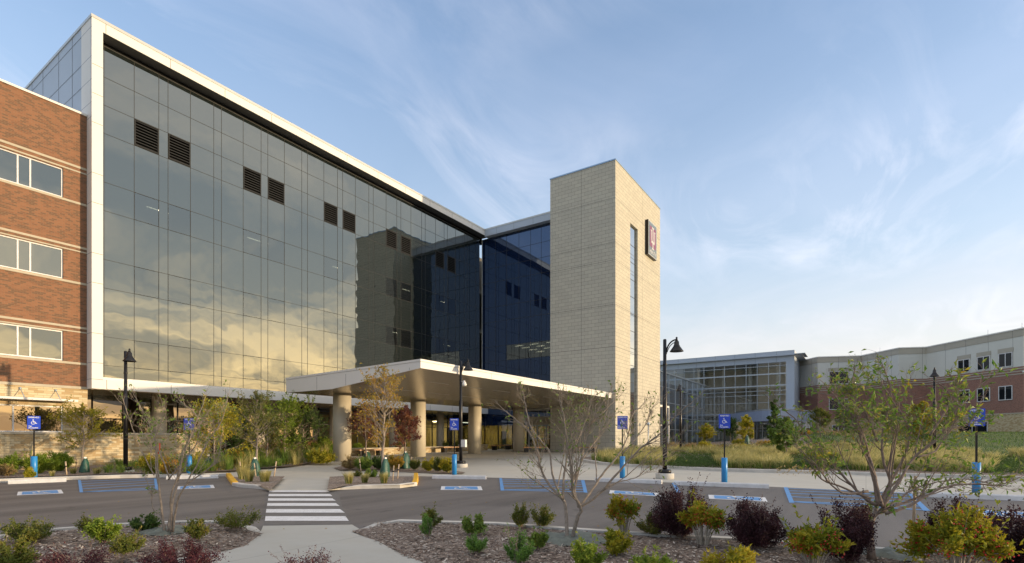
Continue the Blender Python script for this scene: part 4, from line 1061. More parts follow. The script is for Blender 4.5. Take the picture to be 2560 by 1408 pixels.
def grow(rnd, tr, lf, p, d, ln, rad, depth, o):
    """a limb with side shoots; leaves on the last shoots"""
    n = 4 if depth > 1 else 3
    pts = [p]; rads = [rad]; dd = d.copy()
    for i in range(n):
        dd = (dd + rv(rnd) * o.get('wob', .18) + Vector((0, 0, o.get('up', .08)))).normalized()
        p = p + dd * ln / n; pts.append(p); rads.append(rad * (1 - .62 * (i + 1) / n))
    tr.tube(pts, rads, 6 if depth > 2 else (4 if depth > 1 else 3), cap=False)
    if depth <= 0 or depth <= o.get('leafdepth', 1):
        k = o['leaves'] * (ln / o['twig'])
        k = int(k) + (1 if rnd.random() < k - int(k) else 0)
        for _ in range(k):
            t = rnd.uniform(.15, 1.0); i = min(n - 1, int(t * n)); q = pts[i].lerp(pts[i + 1], t * n - i)
            ld = (dd * .7 + rv(rnd) * .9 + Vector((0, 0, o.get('droop', -.15)))).normalized()
            s_ = rnd.uniform(.6, 1.15) * o['leaf']
            leaf(lf, q, ld, rv(rnd, .6), s_, s_ * o.get('asp', .45))
    if depth > 0:
        m = rnd.randint(*o.get('kids', (2, 4)))
        for j in range(m):
            t = rnd.uniform(.3, .98); i = min(n - 1, int(t * n)); q = pts[i].lerp(pts[i + 1], t * n - i)
            ax = rv(rnd); side = (ax - dd * ax.dot(dd)).normalized(); a = R(rnd.uniform(*o.get('ang', (22, 52))))
            nd = dd * math.cos(a) + side * math.sin(a)
            grow(rnd, tr, lf, q, nd, ln * rnd.uniform(.45, .75), max(o.get('rmin', .002), rads[i] * .55), depth - 1, o)

def limb_tree(name, label, base, limbs, seed, o, bark, leafm, D=None, extra=None, depth=2):
    """multi-stemmed tree: main limbs laid out by hand, the rest grown on them.
    Limbs are (across, up) in metres from the foot; each leans its own way fore and aft."""
    rnd = random.Random(seed); t = thing(name, label, 'tree', base)
    tr, lf = MB(), MB(); acr = Vector((SY, -CY, 0)); fwd = Vector((CY, SY, 0))
    for li, (pts, r0) in enumerate(limbs):
        lean = rnd.uniform(-.45, .45); P = []
        for i, (u, v) in enumerate(pts): P.append(acr * u + Vector((0, 0, v)) + fwd * lean * max(0, v - pts[0][1] * .6) * .8)
        if extra and li in extra: P = [q + fwd * extra[li] for q in P]
        # smooth the path
        Q = []
        for i in range(len(P) - 1):
            a = P[max(0, i - 1)]; b_ = P[i]; c = P[i + 1]; d = P[min(len(P) - 1, i + 2)]
            for k in range(4):
                s_ = k / 4
                Q.append(.5 * ((2 * b_) + (c - a) * s_ + (2 * a - 5 * b_ + 4 * c - d) * s_ ** 2 + (3 * b_ - a - 3 * c + d) * s_ ** 3))
        Q.append(P[-1]); N = len(Q)
        Q = [q + rv(rnd) * .006 * min(1, i / 3) for i, q in enumerate(Q)]
        rads = [r0 * .74 * (1 - .86 * (i / (N - 1)) ** .62) + .002 for i in range(N)]
        tr.tube(Q, rads, 8, cap=True)
        tot = sum((Q[i + 1] - Q[i]).length for i in range(N - 1))
        m = int(o.get('shoots', 7) * tot)
        for j in range(m):
            s_ = rnd.uniform(o.get('from', .3), 1.0) ** .8; i = min(N - 2, int(s_ * (N - 1)))
            dd = (Q[i + 1] - Q[i]).normalized(); ax = rv(rnd); side = (ax - dd * ax.dot(dd)).normalized(); a = R(rnd.uniform(20, 50))
            grow(rnd, tr, lf, Q[i], dd * math.cos(a) + side * math.sin(a), o['len'] * rnd.uniform(.5, 1.1) * (1 - .3 * s_), max(.003, rads[i] * .5), depth, o)
        for j in range(o.get('sec', 0) if tot > .6 else 0):
            s_ = rnd.uniform(.12, .6); i = min(N - 2, int(s_ * (N - 1))); dd = (Q[i + 1] - Q[i]).normalized(); ax = rv(rnd); side = (ax - dd * ax.dot(dd)).normalized(); a = R(rnd.uniform(16, 34))
            o2 = dict(o); o2['wob'] = .12; o2['up'] = .10; o2['kids'] = (3, 5); o2['leafdepth'] = min(1, o['leafdepth'])
            grow(rnd, tr, lf, Q[i], (dd * math.cos(a) + side * math.sin(a) + Vector((0, 0, .12))).normalized(), (1 - s_) * tot * rnd.uniform(.42, .62), rads[i] * .6, 3, o2)
        dd = (Q[-1] - Q[-3]).normalized(); grow(rnd, tr, lf, Q[-1], dd, o['len'] * .6, rads[-1], depth - 1, o)
    tr.build('trunk', bark, t, fix=False); lf.build('crown', leafm, t, fix=False)
    return t
def zoomed(ox, oy, sc, foot, D):
    k = D / FPX
    def f(pts): return [((ox + x / sc - foot[0]) * k, (foot[1] - oy - y / sc) * k) for x, y in pts]
    return f

# left multi-stemmed tree
b0 = G(420, 1334, KH); D0 = toDL(*b0[:2])[0]; z = zoomed(0, 850, 2.523, (420, 1334), D0)
L1 = [(z([(1038, 1215), (1018, 1040), (1005, 850), (1000, 700), (960, 540), (880, 370)]), .030),
      (z([(1055, 1215), (1060, 1050), (1075, 880), (1075, 700), (1150, 560), (1200, 450)]), .028),
      (z([(1080, 1210), (1105, 1080), (1112, 1000), (1180, 850), (1250, 700), (1330, 560), (1420, 390)]), .026),
      (z([(1090, 1210), (1150, 1010), (1230, 900), (1380, 800), (1440, 730), (1480, 600)]), .022),
      (z([(1020, 1110), (960, 1060), (940, 960), (900, 870)]), .012),
      (z([(1075, 880), (1030, 740), (990, 620), (1060, 480), (1040, 390)]), .014),
      (z([(1110, 1000), (1200, 800), (1260, 640), (1330, 500), (1360, 320)]), .016),
      (z([(1005, 850), (960, 700), (930, 520), (920, 400)]), .012),
      (z([(1075, 880), (1200, 740), (1280, 640), (1300, 500), (1210, 400)]), .013)]
t1 = limb_tree('multi_stem_tree', 'slender multi-stemmed tree with sparse green leaves and an orange ribbon, left of the crossing', b0, L1, 11,
          dict(len=.26, sec=1, shoots=7, leaves=1.25, twig=.25, leaf=.052, asp=.5, kids=(2, 3), **{'from': .42}, rmin=.0016, up=.10, leafdepth=1), M['bark'], M['L_green'])
mb = MB(); acr = Vector((SY, -CY, 0)); q = z([(1000, 650), (1012, 652), (1012, 690), (1000, 720)])
P = [acr * u + Vector((0, 0, v)) + Vector((-.03 * CY, -.03 * SY, 0)) for u, v in q]
for a, b_ in zip(P, P[1:]): mb.add([a, b_, b_ + acr * .02, a + acr * .02], [(0, 1, 2, 3)])
mb.build('ribbon', M['ribbon'], t1)
# middle bare tree
b0 = G(1427, 1347, KH); D0 = toDL(*b0[:2])[0]; z = zoomed(1200, 850, 2.523, (1427, 1347), D0)
L2 = [(z([(548, 1255), (550, 1100), (525, 1010), (440, 920), (390, 820), (370, 700), (300, 560), (210, 480), (150, 430)]), .040),
      (z([(582, 1255), (608, 1120), (628, 1055), (575, 950), (560, 800), (530, 640), (500, 480), (480, 400)]), .044),
      (z([(628, 1060), (605, 960), (640, 820), (700, 600), (760, 470), (840, 340)]), .028),
      (z([(628, 1055), (720, 940), (800, 830), (900, 720), (960, 600), (1000, 460), (1050, 420)]), .030),
      (z([(628, 1050), (740, 965), (860, 820), (980, 680), (1100, 580), (1180, 480), (1270, 400)]), .028),
      (z([(525, 1010), (540, 850), (580, 700), (690, 560), (830, 430), (930, 340)]), .026),
      (z([(520, 1005), (460, 850), (440, 700), (330, 560), (290, 400), (280, 340)]), .024),
      (z([(560, 800), (620, 640), (700, 450), (720, 330)]), .016),
      (z([(900, 720), (1040, 560), (1110, 400)]), .014),
      (z([(575, 950), (660, 760), (800, 560), (860, 330)]), .020),
      (z([(440, 920), (400, 870), (350, 850)]), .010),
      (z([(740, 965), (860, 900), (980, 870), (1080, 790), (1200, 700)]), .014)]
limb_tree('bare_spreading_tree', 'spreading vase-shaped tree, nearly bare, in the mulch bed in front of the tower', b0, L2, 23,
          dict(len=.34, sec=1, shoots=10, leaves=.75, twig=.25, leaf=.062, asp=.45, kids=(2, 3), rmin=.0018, up=.08, leafdepth=0), M['bark'], M['L_green'])
# right tree
b0 = G(2182, 1396, KH); D0 = toDL(*b0[:2])[0]; z = zoomed(1860, 850, 2.523, (2182, 1396), D0)
L3 = [(z([(805, 1380), (815, 1200), (850, 1110), (872, 1040)]), .068),
      (z([(872, 1050), (800, 1000), (720, 900), (600, 720), (520, 600), (450, 480), (330, 380)]), .029),
      (z([(868, 1050), (830, 900), (790, 740), (730, 560), (640, 440), (500, 280)]), .029),
      (z([(874, 1050), (880, 860), (850, 640), (830, 500), (860, 300), (890, 180)]), .032),
      (z([(880, 1050), (960, 900), (930, 750), (960, 560), (1040, 330), (1010, 130)]), .032),
      (z([(880, 1050), (980, 920), (1090, 780), (1200, 600), (1180, 470), (1120, 330), (1090, 230)]), .030),
      (z([(885, 1060), (1000, 900), (1120, 740), (1250, 640), (1330, 560), (1440, 420), (1620, 250)]), .027),
      (z([(800, 1000), (650, 940), (500, 880), (440, 790), (370, 700)]), .020),
      (z([(760, 950), (600, 960), (470, 850), (390, 760), (300, 680)]), .018),
      (z([(870, 1090), (1010, 1040), (1120, 960), (1250, 910), (1430, 900), (1530, 910), (1660, 850)]), .026),
      (z([(870, 1080), (1060, 965), (1200, 910), (1440, 880), (1640, 930)]), .018),
      (z([(862, 1100), (1100, 1010), (1300, 960), (1500, 880)]), .018),
      (z([(1120, 740), (1240, 700), (1360, 560), (1480, 520), (1560, 400)]), .018),
      (z([(850, 640), (780, 460), (700, 300), (720, 190)]), .018),
      (z([(1200, 600), (1320, 440), (1350, 330), (1250, 240)]), .016)]
limb_tree('leafy_spreading_tree', 'broad spreading tree with long green and yellow leaves at right, filling the corner', b0, L3, 37,
          dict(len=.32, sec=2, shoots=8, leaves=1.45, twig=.25, leaf=.085, asp=.36, kids=(2, 3), rmin=.0018, up=.06, leafdepth=1), M['bark_red'], M['L_pear'])


def tree(x, y, h, cw, label, seed, leafm, bark, leafn=1.0, clear=.28, leaf_=.07, off=.09, name='young_tree', pos=None, shape=1.0, droop=-.1, tie=None, ch=None):
    """single-stemmed young tree: straight leader, ascending branches, crown of loose leaves"""
    h *= .86; cw *= .82; rnd = random.Random(seed); p = Vector(pos) if pos else G(x, y, off); t = thing(name, label, 'tree', p)
    tr, lf = MB(), MB()
    n = 9; pts = [Vector((0, 0, -.05))]
    for i in range(1, n + 1): pts.append(Vector((rnd.uniform(-.012, .012) * h, rnd.uniform(-.012, .012) * h, h * .94 * i / n)))
    r0 = .012 * h + .012; tr.tube(pts, [r0 * (1 - .85 * i / n) for i in range(n + 1)], 7)
    m = int(26 * (1 + h / 6))
    for k in range(m):
        f = clear + (1 - clear) * (k + rnd.random()) / m; zc_ = f * h * .94; i = min(n - 1, int(f * n)); q = pts[i].lerp(pts[i + 1], f * n - i)
        u = (f - clear) / (1 - clear)
        rad = cw / 2 * (math.sin(math.pi * min(1, .12 + .88 * u) ** (.75 * shape))) * rnd.uniform(.65, 1.05)
        a = rnd.uniform(0, 2 * math.pi); el = R(rnd.uniform(18, 55)); d = Vector((math.cos(a) * math.cos(el), math.sin(a) * math.cos(el), math.sin(el)))
        grow(rnd, tr, lf, q, d, max(.15, rad * 1.05), r0 * .30, 2, dict(wob=.2, up=.08, leaves=3.6 * leafn, twig=max(.12, cw * .10), leaf=leaf_ * 1.4, asp=.55, kids=(3, 4), rmin=.0025, droop=droop, leafdepth=1))
    tr.build('trunk', bark, t, fix=False); lf.build('crown', leafm, t, fix=False)
    return t
def bag(x, y, label, h=.62, w=.34, off=.1):
    p = G(x, y, off); t = thing('watering_bag', label, 'watering bag', p, 'green tree watering bags'); rnd = random.Random(int(x * 7)); mb = MB(); n = 20; vs = []
    rings = [(.5, 0), (.52, .06), (.46, .35), (.36, .65), (.20, .88), (.10, 1.0)]
    for r, zz in rings:
        for k in range(n):
            a = 2 * math.pi * k / n; rr = r * w * (1 + .12 * math.sin(3 * a + zz * 4 + x) + .06 * math.sin(7 * a + x))
            vs.append((rr * math.cos(a) + .05 * w * zz, rr * math.sin(a) * .8, zz * h))
    mb.add(vs, [(i * n + k, i * n + (k + 1) % n, (i + 1) * n + (k + 1) % n, (i + 1) * n + k) for i in range(len(rings) - 1) for k in range(n)] + [tuple(range((len(rings) - 1) * n, len(rings) * n))], 0, True)
    mb.build('bag_body', M['bag'], t); mb = MB(); mb.box(-.035, -.05, h * .93, .045, .03, h * 1.01); mb.build('tag', M['white_box'], t)
def stake(x, y, lean, label, h=.5, off=.1, top=None):
    p = G(x, y, off); acr = Vector((SY, -CY, 0)); mb = MB(); tpt = acr * lean * h + Vector((0, 0, h))
    t = thing('wooden_stake', label, 'stake', p, 'short pale tree stakes')
    mb.tube([Vector((0, 0, -.1)), tpt], [.028, .026], 4); mb.build('stake_shaft', M['stake'], t)
    mb = MB(); q = tpt * .62; mb.tube([q - Vector((0, 0, .025)), q + Vector((0, 0, .025))], .036, 6); mb.build('strap', M['strap'], t)
    if top is not None:
        mb = MB(); mb.tube([q, Vector(top) - p], .008, 4); mb.build('guy_strap', M['strap'], t)


def px2m(y, off, dp):
    p = G(1280, y, off); return dp * toDL(p.x, p.y)[0] / FPX
def shrub(x0, x1, ytop, ybase, label, kind, seed, off=KH, name='shrub', cat='shrub', dens=1.0, pos=None, group=None, xoff=None):
    """a bush given by its outline on the survey picture: many fanning stems, leaf rosettes along each"""
    rnd = random.Random(seed); xc = (x0 + x1) / 2
    p = G(xc, ybase, off); D = toDL(p.x, p.y)[0]; w = (x1 - x0) * D / FPX; h = (ybase - ytop) * D / FPX
    K = dict(olive=(M['L_olive'], .030, .55, 150), lime=(M['L_lime'], .040, .45, 170), fine=(M['L_fine'], .034, .30, 120), green=(M['L_green'], .034, .6, 160),
             purple=(M['L_purple'], .026, .6, 330), burg=(M['L_burg'], .020, .55, 330), holly=(M['L_holly'], .062, .40, 75), shade=(M['L_shade'], .045, .5, 150),
             yellow=(M['L_yellow'], .055, .4, 150), dry=(M['L_dry'], .035, .5, 130), white=(M['L_dry'], .035, .4, 130), fern=(M['L_lime'], .075, .25, 190), autumn=(M['L_autumn'], .04, .5, 140))[kind]
    mat, ls, asp, per = K
    t = thing(name, label, cat, p, group); tr, lf, be = MB(), MB(), MB()
    stems = max(7, int(15 * (w / .5) ** .7)); k_ls = .98 * max(ls, ls * (D / 9) ** .6); 
    for s_ in range(stems):
        a = rnd.uniform(0, 2 * math.pi); rr = rnd.uniform(.15, 1) ** .6; tip = Vector((math.cos(a) * rr * w * .5, math.sin(a) * rr * w * .5, .98 * h * (1 - .55 * rr ** 2.2) * rnd.uniform(.62, 1.04)))
        b_ = Vector((tip.x * .12, tip.y * .12, 0)); mid = b_.lerp(tip, .5) + Vector((tip.x * .10, tip.y * .10, -h * .02)) + rv(rnd) * .03 * w
        if kind == 'holly': b_ = tip * .0 + Vector((tip.x * .25, tip.y * .25, 0)); mid = Vector((tip.x * .45, tip.y * .45, h * .45))
        pts = [b_, mid, tip]; fine = []
        for i in range(7): u = i / 6; fine.append(b_ * (1 - u) ** 2 + mid * 2 * u * (1 - u) + tip * u * u)
        tr.tube(fine, [.004 + .004 * h * (1 - i / 6) * 2 for i in range(7)], 4, cap=False)
        lo = .55 if kind == 'holly' else (.22 if kind in ('fine', 'lime') else .14)
        cnt = int(per * 1.9 * dens * (.6 + h) * (.7 if D > 15 else 1.0))
        subs = [(rv(rnd, .5) * rnd.uniform(.04, .15) * w * .9) for _ in range(7)]
        for c in range(cnt):
            u = lo + (1 - lo) * rnd.random() ** .8; i = min(5, int(u * 6)); q = fine[i].lerp(fine[i + 1], u * 6 - i); sd = subs[rnd.randrange(7)]
            q = q + sd * rnd.random() * 1.5 * (.35 + .65 * u) + rv(rnd) * .045 * w
            if q.z < .02: q.z = .02 + rnd.random() * .05
            d = (sd.normalized() * .6 + rv(rnd, .35)).normalized(); l_ = k_ls * rnd.uniform(.6, 1.25)
            leaf(lf, q, d, rv(rnd, .5), l_, l_ * asp)
        if kind == 'holly':
            for c in range(int(22 * dens)):
                u = rnd.uniform(.55, 1); i = min(5, int(u * 6)); q = fine[i].lerp(fine[i + 1], u * 6 - i) + rv(rnd, .3) * rnd.uniform(.06, .17) * w; r = .0095
                be.add([q + Vector(v) * r for v in ((1, 0, 0), (-1, 0, 0), (0, 1, 0), (0, -1, 0), (0, 0, 1), (0, 0, -1))],
                       [(0, 2, 4), (2, 1, 4), (1, 3, 4), (3, 0, 4), (2, 0, 5), (1, 2, 5), (3, 1, 5), (0, 3, 5)])
    for c in range(int(stems * .5)):
        a = rnd.uniform(0, 2 * math.pi); r_ = rnd.uniform(.2, .55) * w; q = Vector((0, 0, .02)); d = Vector((math.cos(a) * r_, math.sin(a) * r_, h * rnd.uniform(.5, 1.12)))
        tr.tube([q, q + d * .5 + rv(rnd) * .03, q + d], [.004, .0025, .0015], 3, cap=False)
        for _ in range(7): leaf(lf, q + d * rnd.uniform(.75, 1.0) + rv(rnd) * .01, (d.normalized() + rv(rnd)).normalized(), rv(rnd, .5), k_ls, k_ls * asp)
    tr.build('stems', M['twig'] if kind == 'holly' else M['bark_red'], t, fix=False); lf.build('foliage', mat, t, fix=False)
    if be.v: be.build('berries', M['berry'], t)
    return t

# foreground beds, left of the path
shrub(8, 122, 1297, 1354, 'low olive shrub by the kerb at far left', 'olive', 1)
shrub(-30, 72, 1345, 1425, 'larger olive-green shrub cut off by the lower left corner', 'olive', 2, dens=1.3)
shrub(218, 300, 1294, 1356, 'bright yellow-green shrub left of the multi-stemmed tree', 'lime', 3, dens=.8)
shrub(194, 246, 1288, 1330, 'thin wispy lime shrub leaning over the kerb', 'olive', 4, dens=.5)
shrub(268, 360, 1333, 1384, 'brownish olive shrub in front of the bright yellow-green one', 'olive', 5)
shrub(328, 398, 1286, 1326, 'small dark green shrub directly behind the stem base of the multi-stemmed tree', 'shade', 6, dens=.7)
shrub(463, 523, 1288, 1348, 'upright brownish shrub just right of the multi-stemmed tree', 'olive', 7, dens=.9)
shrub(542, 652, 1272, 1320, 'low spreading dark shrub at the kerb end left of the crossing', 'olive', 8, dens=.6)
shrub(102, 268, 1362, 1440, 'burgundy barberry with upright tips at the lower left edge', 'burg', 9, dens=.5, name='barberry')
shrub(362, 538, 1352, 1440, 'dense burgundy barberry left of the path', 'burg', 10, dens=1.1, name='barberry')
shrub(672, 850, 1382, 1462, 'burgundy barberry tips at the bottom of the path', 'burg', 12, dens=.4, name='barberry', off=.0)
# right of the path
shrub(1052, 1106, 1266, 1318, 'small dark brownish shrub behind the round green one', 'olive', 13)
shrub(1046, 1098, 1285, 1343, 'small round feathery green shrub nearest the crossing', 'fine', 14)
shrub(1146, 1222, 1287, 1334, 'open green shrub near the kerb, second from the crossing', 'green', 15)
shrub(1164, 1222, 1324, 1380, 'small bright green shrub in front of the open green one', 'fine', 16)
shrub(1274, 1330, 1252, 1318, 'olive shrub with one tall shoot on the kerb left of the bare tree', 'olive', 17, dens=.8)
shrub(1318, 1388, 1262, 1316, 'wide olive shrub on the kerb beside the tall-shooted one', 'olive', 18, dens=.9)
shrub(1255, 1332, 1316, 1410, 'feathery blue-green upright shrub in the right bed', 'fine', 19)
shrub(1322, 1370, 1318, 1372, 'yellowish green shrub between the feathery shrub and the bare tree', 'green', 20)
shrub(1422, 1512, 1338, 1432, 'large-leaved lime shrub at the bottom edge below the bare tree', 'lime', 21, dens=1.2)
shrub(1498, 1576, 1320, 1384, 'dome-shaped yellow-green shrub right of the bare tree base', 'yellow', 22, dens=.8)
shrub(1573, 1684, 1378, 1442, 'bright lime shrub at the bottom edge', 'lime', 23, dens=1.1)
shrub(1584, 1668, 1284, 1336, 'olive shrub on the kerb left of the big purple bush', 'olive', 24)
shrub(1766, 1896, 1368, 1440, 'olive-yellow shrub at the bottom edge between the purple bushes', 'yellow', 25, dens=.8)
shrub(1516, 1606, 1220, 1332, 'red-berried shrub on bare stems, smallest and leftmost', 'holly', 26, dens=.75, name='winterberry')
shrub(1628, 1780, 1200, 1342, 'tallest dark purple bush behind the red-berried shrubs', 'purple', 27, dens=1.25, name='ninebark')
shrub(1704, 1812, 1243, 1362, 'red-berried shrub in front of the tallest purple bush', 'holly', 28, name='winterberry')
shrub(1812, 1976, 1250, 1368, 'rounded dark purple bush between two red-berried shrubs', 'purple', 29, dens=1.2, name='ninebark')
shrub(1966, 2104, 1284, 1422, 'yellow-green red-berried shrub left of the leafy tree trunk', 'holly', 30, dens=1.2, name='winterberry')
shrub(2030, 2210, 1243, 1405, 'dark purple bush around the trunk of the leafy tree', 'purple', 31, dens=1.15, name='ninebark')
shrub(2290, 2494, 1272, 1440, 'largest yellow red-berried shrub at lower right', 'holly', 32, dens=1.4, name='winterberry')
shrub(2318, 2484, 1240, 1380, 'dark purple bush behind the largest red-berried shrub', 'purple', 33, name='ninebark')
shrub(2450, 2620, 1262, 1420, 'dark purple bush cut off by the right edge', 'purple', 34, dens=1.2, name='ninebark')
# tree liners, stakes
def liner(x, y, r, label, seed):
    rnd = random.Random(seed); p = G(x, y, KH - .01); mb = MB(); n = 30; rings = [0, .35, .7, 1]; vs = []
    for q in rings:
        for k in range(n):
            a = 2 * math.pi * k / n; rr = r * q * (1 + .10 * math.sin(3 * a + seed) + .05 * math.sin(8 * a))
            vs.append((p.x + rr * math.cos(a), p.y + rr * math.sin(a), p.z + (.055 if q < 1 else -.01) * (1 - .3 * q) + .018 * math.sin(5 * a + 6 * q + seed) * (q > 0)))
    mb.add(vs, [(i * n + k, i * n + (k + 1) % n, (i + 1) * n + (k + 1) % n, (i + 1) * n + k) for i in range(3) for k in range(n)], 0, True)
    tag(mb.build('watering_ring', M['liner'], fix=False), label, 'watering ring')
liner(413, 1329, .36, 'flat grey-green watering ring round the stems of the left multi-stemmed tree', 1)
liner(1428, 1347, .52, 'flat grey-green watering ring round the base of the bare spreading tree', 2)
liner(2232, 1388, .32, 'flat grey-green watering ring on the mulch below the leafy tree at right', 3)
p = G(2281, 1379, KH); acr = Vector((SY, -CY, 0)); mb = MB(); mb.tube([p - Vector((0, 0, .1)), p + Vector((0, 0, .92)) + acr * .035], [.016, .015], 4)
tag(mb.build('garden_stake', M['stake']), 'tall thin upright wooden stake right of the leafy tree', 'stake')
p = G(2012, 1392, KH); D = toDL(*p[:2])[0]; mb = MB()
a = p - Vector((0, 0, .05)); b_ = p + acr * (-68 / FPX * D) + Vector((0, 0, 106 / FPX * D)); mb.obox(a, b_ - a, acr * .055, Vector((CY, SY, 0)) * .02)
mb.obox(a + (b_ - a) * .33 + Vector((0, 0, .0)) - Vector((CY, SY, 0)) * .022, acr * .065 + Vector((0, 0, .02)), Vector((0, 0, .05)), Vector((CY, SY, 0)) * .02)
tag(mb.build('leaning_stake', M['greywood']), 'weathered grey board leaning left between purple bush and red-berried shrub', 'stake')

# young trees
tree(208, 1176, 3.4, 2.4, 'small green-yellow tree in front of the low stone wall at left', 51, M['L_yellow'], M['bark'], 1.5, .30, .06, ch=None)
bag(212, 1181, 'green watering bag at the foot of the small tree by the stone wall')
stake(167, 1186, -.10, 'pale stake left of the small tree by the stone wall')
stake(190, 1175, .05, 'darker strapped stake just left of the watering bag by the stone wall')
tree(640, 1186, 3.9, 2.2, 'olive-leaved staked tree on the mulch island left of the path', 52, M['L_olive'], M['bark'], 1.1, .30, .055)
bag(636, 1190, 'green watering bag under the staked tree on the left island', .68, .42)
stake(603, 1187, -.10, 'leftmost stake of the left island tree'); stake(640, 1192, -.14, 'middle stake in front of the bag on the left island'); stake(684, 1191, .18, 'right stake of the left island tree', .55)
tree(958, 1187, 5.15, 2.9, 'tall thin tree with sparse yellow leaves in front of the canopy', 53, M['L_autumn'], M['bark'], .55, .22, .075, droop=-.5)
bag(962, 1192, 'green watering bag leaning under the tall thin yellow tree', .70, .40)
bag(1013, 1171, 'green watering bag beneath the right reddish tree', .78, .50, off=.04)
bag(917, 1150, 'dark watering bag beneath the left reddish tree', .5, .5, off=.04)
stake(903, 1176, -.16, 'leaning stake at the left end of the middle island', .5); stake(981, 1202, .10, 'pale stake right of the leaning bag'); stake(993, 1197, .12, 'thinner pale stake beside the other one on the right island', .5)
stake(1026, 1172, .1, 'stake beside the bag under the right reddish tree', .55)
tree(914, 1152, 3.7, 2.3, 'reddish-brown small tree left, behind the tall thin yellow tree', 54, M['L_redtree'], M['bark_red'], 1.2, .30, .075, off=.04)
tree(1013, 1168, 3.5, 1.75, 'reddish-brown small tree at the edge of the second canopy column', 55, M['L_redtree'], M['bark_red'], 1.3, .30, .07, off=.04)
# bed below the glass block
tree(535, 1172, 3.4, 3.8, 'bushy yellow-green tree above the end of the stone wall', 56, M['L_yellow'], M['bark'], 1.9, .10, .085)
tree(590, 1160, 3.3, 2.8, 'narrow green tree right of the bushy yellow one', 57, M['L_shade'], M['bark'], 1.6, .08, .08)
tree(712, 1150, 4.0, 3.6, 'layered bright green tree in front of the ground floor glass', 58, M['L_lime'], M['bark'], 2.1, .08, .085)
tree(757, 1144, 3.2, 3.4, 'dark green tree behind the layered bright one', 59, M['L_shade'], M['bark'], 1.5, .08, .09)
tree(668, 1158, 2.9, 2.6, 'small olive tree between the island tree and the layered one', 60, M['L_olive'], M['bark'], 1.5, .08, .07)
bag(520, 1170, 'dark green watering bag at the end of the stone wall', .6, .36); bag(692, 1139, 'small dark watering bag in the tall perennials', .7, .35); bag(733, 1128, 'distant watering bag in reddish grasses', .7, .4)
for i, a in enumerate([(-8, 52, 1136, 1186, 'lime fern-like shrub at the left edge, by the wall', 'fern'), (62, 120, 1133, 1184, 'lime fern-like shrub right behind the leftmost sign', 'fern'), (116, 172, 1130, 1178, 'rounded fern-like shrub left of the small tree by the wall', 'fern'),
                       (-10, 32, 1160, 1190, 'dry brown shrub in front of the leftmost fern-like shrub', 'dry'), (62, 84, 1170, 1196, 'tiny yellowing plant left of the leftmost blue sleeve', 'yellow'),
                       (352, 402, 1130, 1186, 'green shrub right of the lamp post, by the wall', 'yellow'), (402, 452, 1140, 1187, 'reddish shrub below the wall behind the left tree', 'autumn'),
                       (578, 612, 1124, 1166, 'orange-tinged shrub beside the mulch clearing', 'autumn'), (778, 838, 1098, 1142, 'bright green fern-like shrub left of the first canopy column', 'fern'),
                       (766, 836, 1126, 1158, 'yellowish rounded shrub beside the path near the first column', 'yellow'), (810, 838, 1128, 1156, 'darker shrub touching the first canopy column', 'olive'),
                       (474, 520, 1150, 1186, 'weedy green shrub under the half-hidden sign', 'green')]):
    shrub(a[0], a[1], a[2], a[3], a[4], a[5], 70 + i, off=.09, dens=.75)
# middle island
for i, a in enumerate([(856, 900, 1136, 1172, 'pale-flowered shrub at the left end of the middle island', 'white'), (884, 936, 1140, 1174, 'second pale-flowered shrub on the middle island', 'green'), (926, 968, 1138, 1172, 'dense green shrub behind the tall thin tree', 'shade'),
                       (964, 1010, 1136, 1172, 'reddish-flowered shrub left of the upright watering bag', 'autumn'), (1022, 1054, 1142, 1174, 'shrub right of the upright watering bag', 'olive'), (1056, 1088, 1146, 1176, 'loose shrub in the gap of the middle island', 'yellow'),
                       (1078, 1112, 1142, 1178, 'olive shrub left of the last one on the middle island', 'olive'), (1100, 1134, 1144, 1179, 'last yellowish shrub on the middle island beside the sign', 'yellow'),
                       (884, 906, 1178, 1192, 'tiny dark shrub at the back of the right island', 'olive'), (912, 944, 1174, 1194, 'tiny spiky green shrub on the right island', 'green')]):
    shrub(a[0], a[1], a[2], a[3], a[4], a[5], 90 + i, off=.08, dens=.8)
for i, (x0, x1, yt, yb, lb) in enumerate([(1100, 1126, 1103, 1124, 'small shrub on the planter behind the second column, left'), (1130, 1150, 1101, 1124, 'small shrub on the planter behind the second column, right'),
                                          (880, 908, 1108, 1126, 'small yellow-green shrub on the planter beside the first column'), (985, 1022, 1104, 1124, 'green shrub on the planter between the first two columns')]):
    rnd_y = 30.2; a, b_ = ray((x0 + x1) / 2); D = rnd_y / b_
    t = shrub(x0, x1, yt, yb, lb, 'fern' if i > 1 else 'olive', 110 + i, off=.5, dens=.8); t.location = (a * D, rnd_y, zg(a * D, rnd_y) + .3)


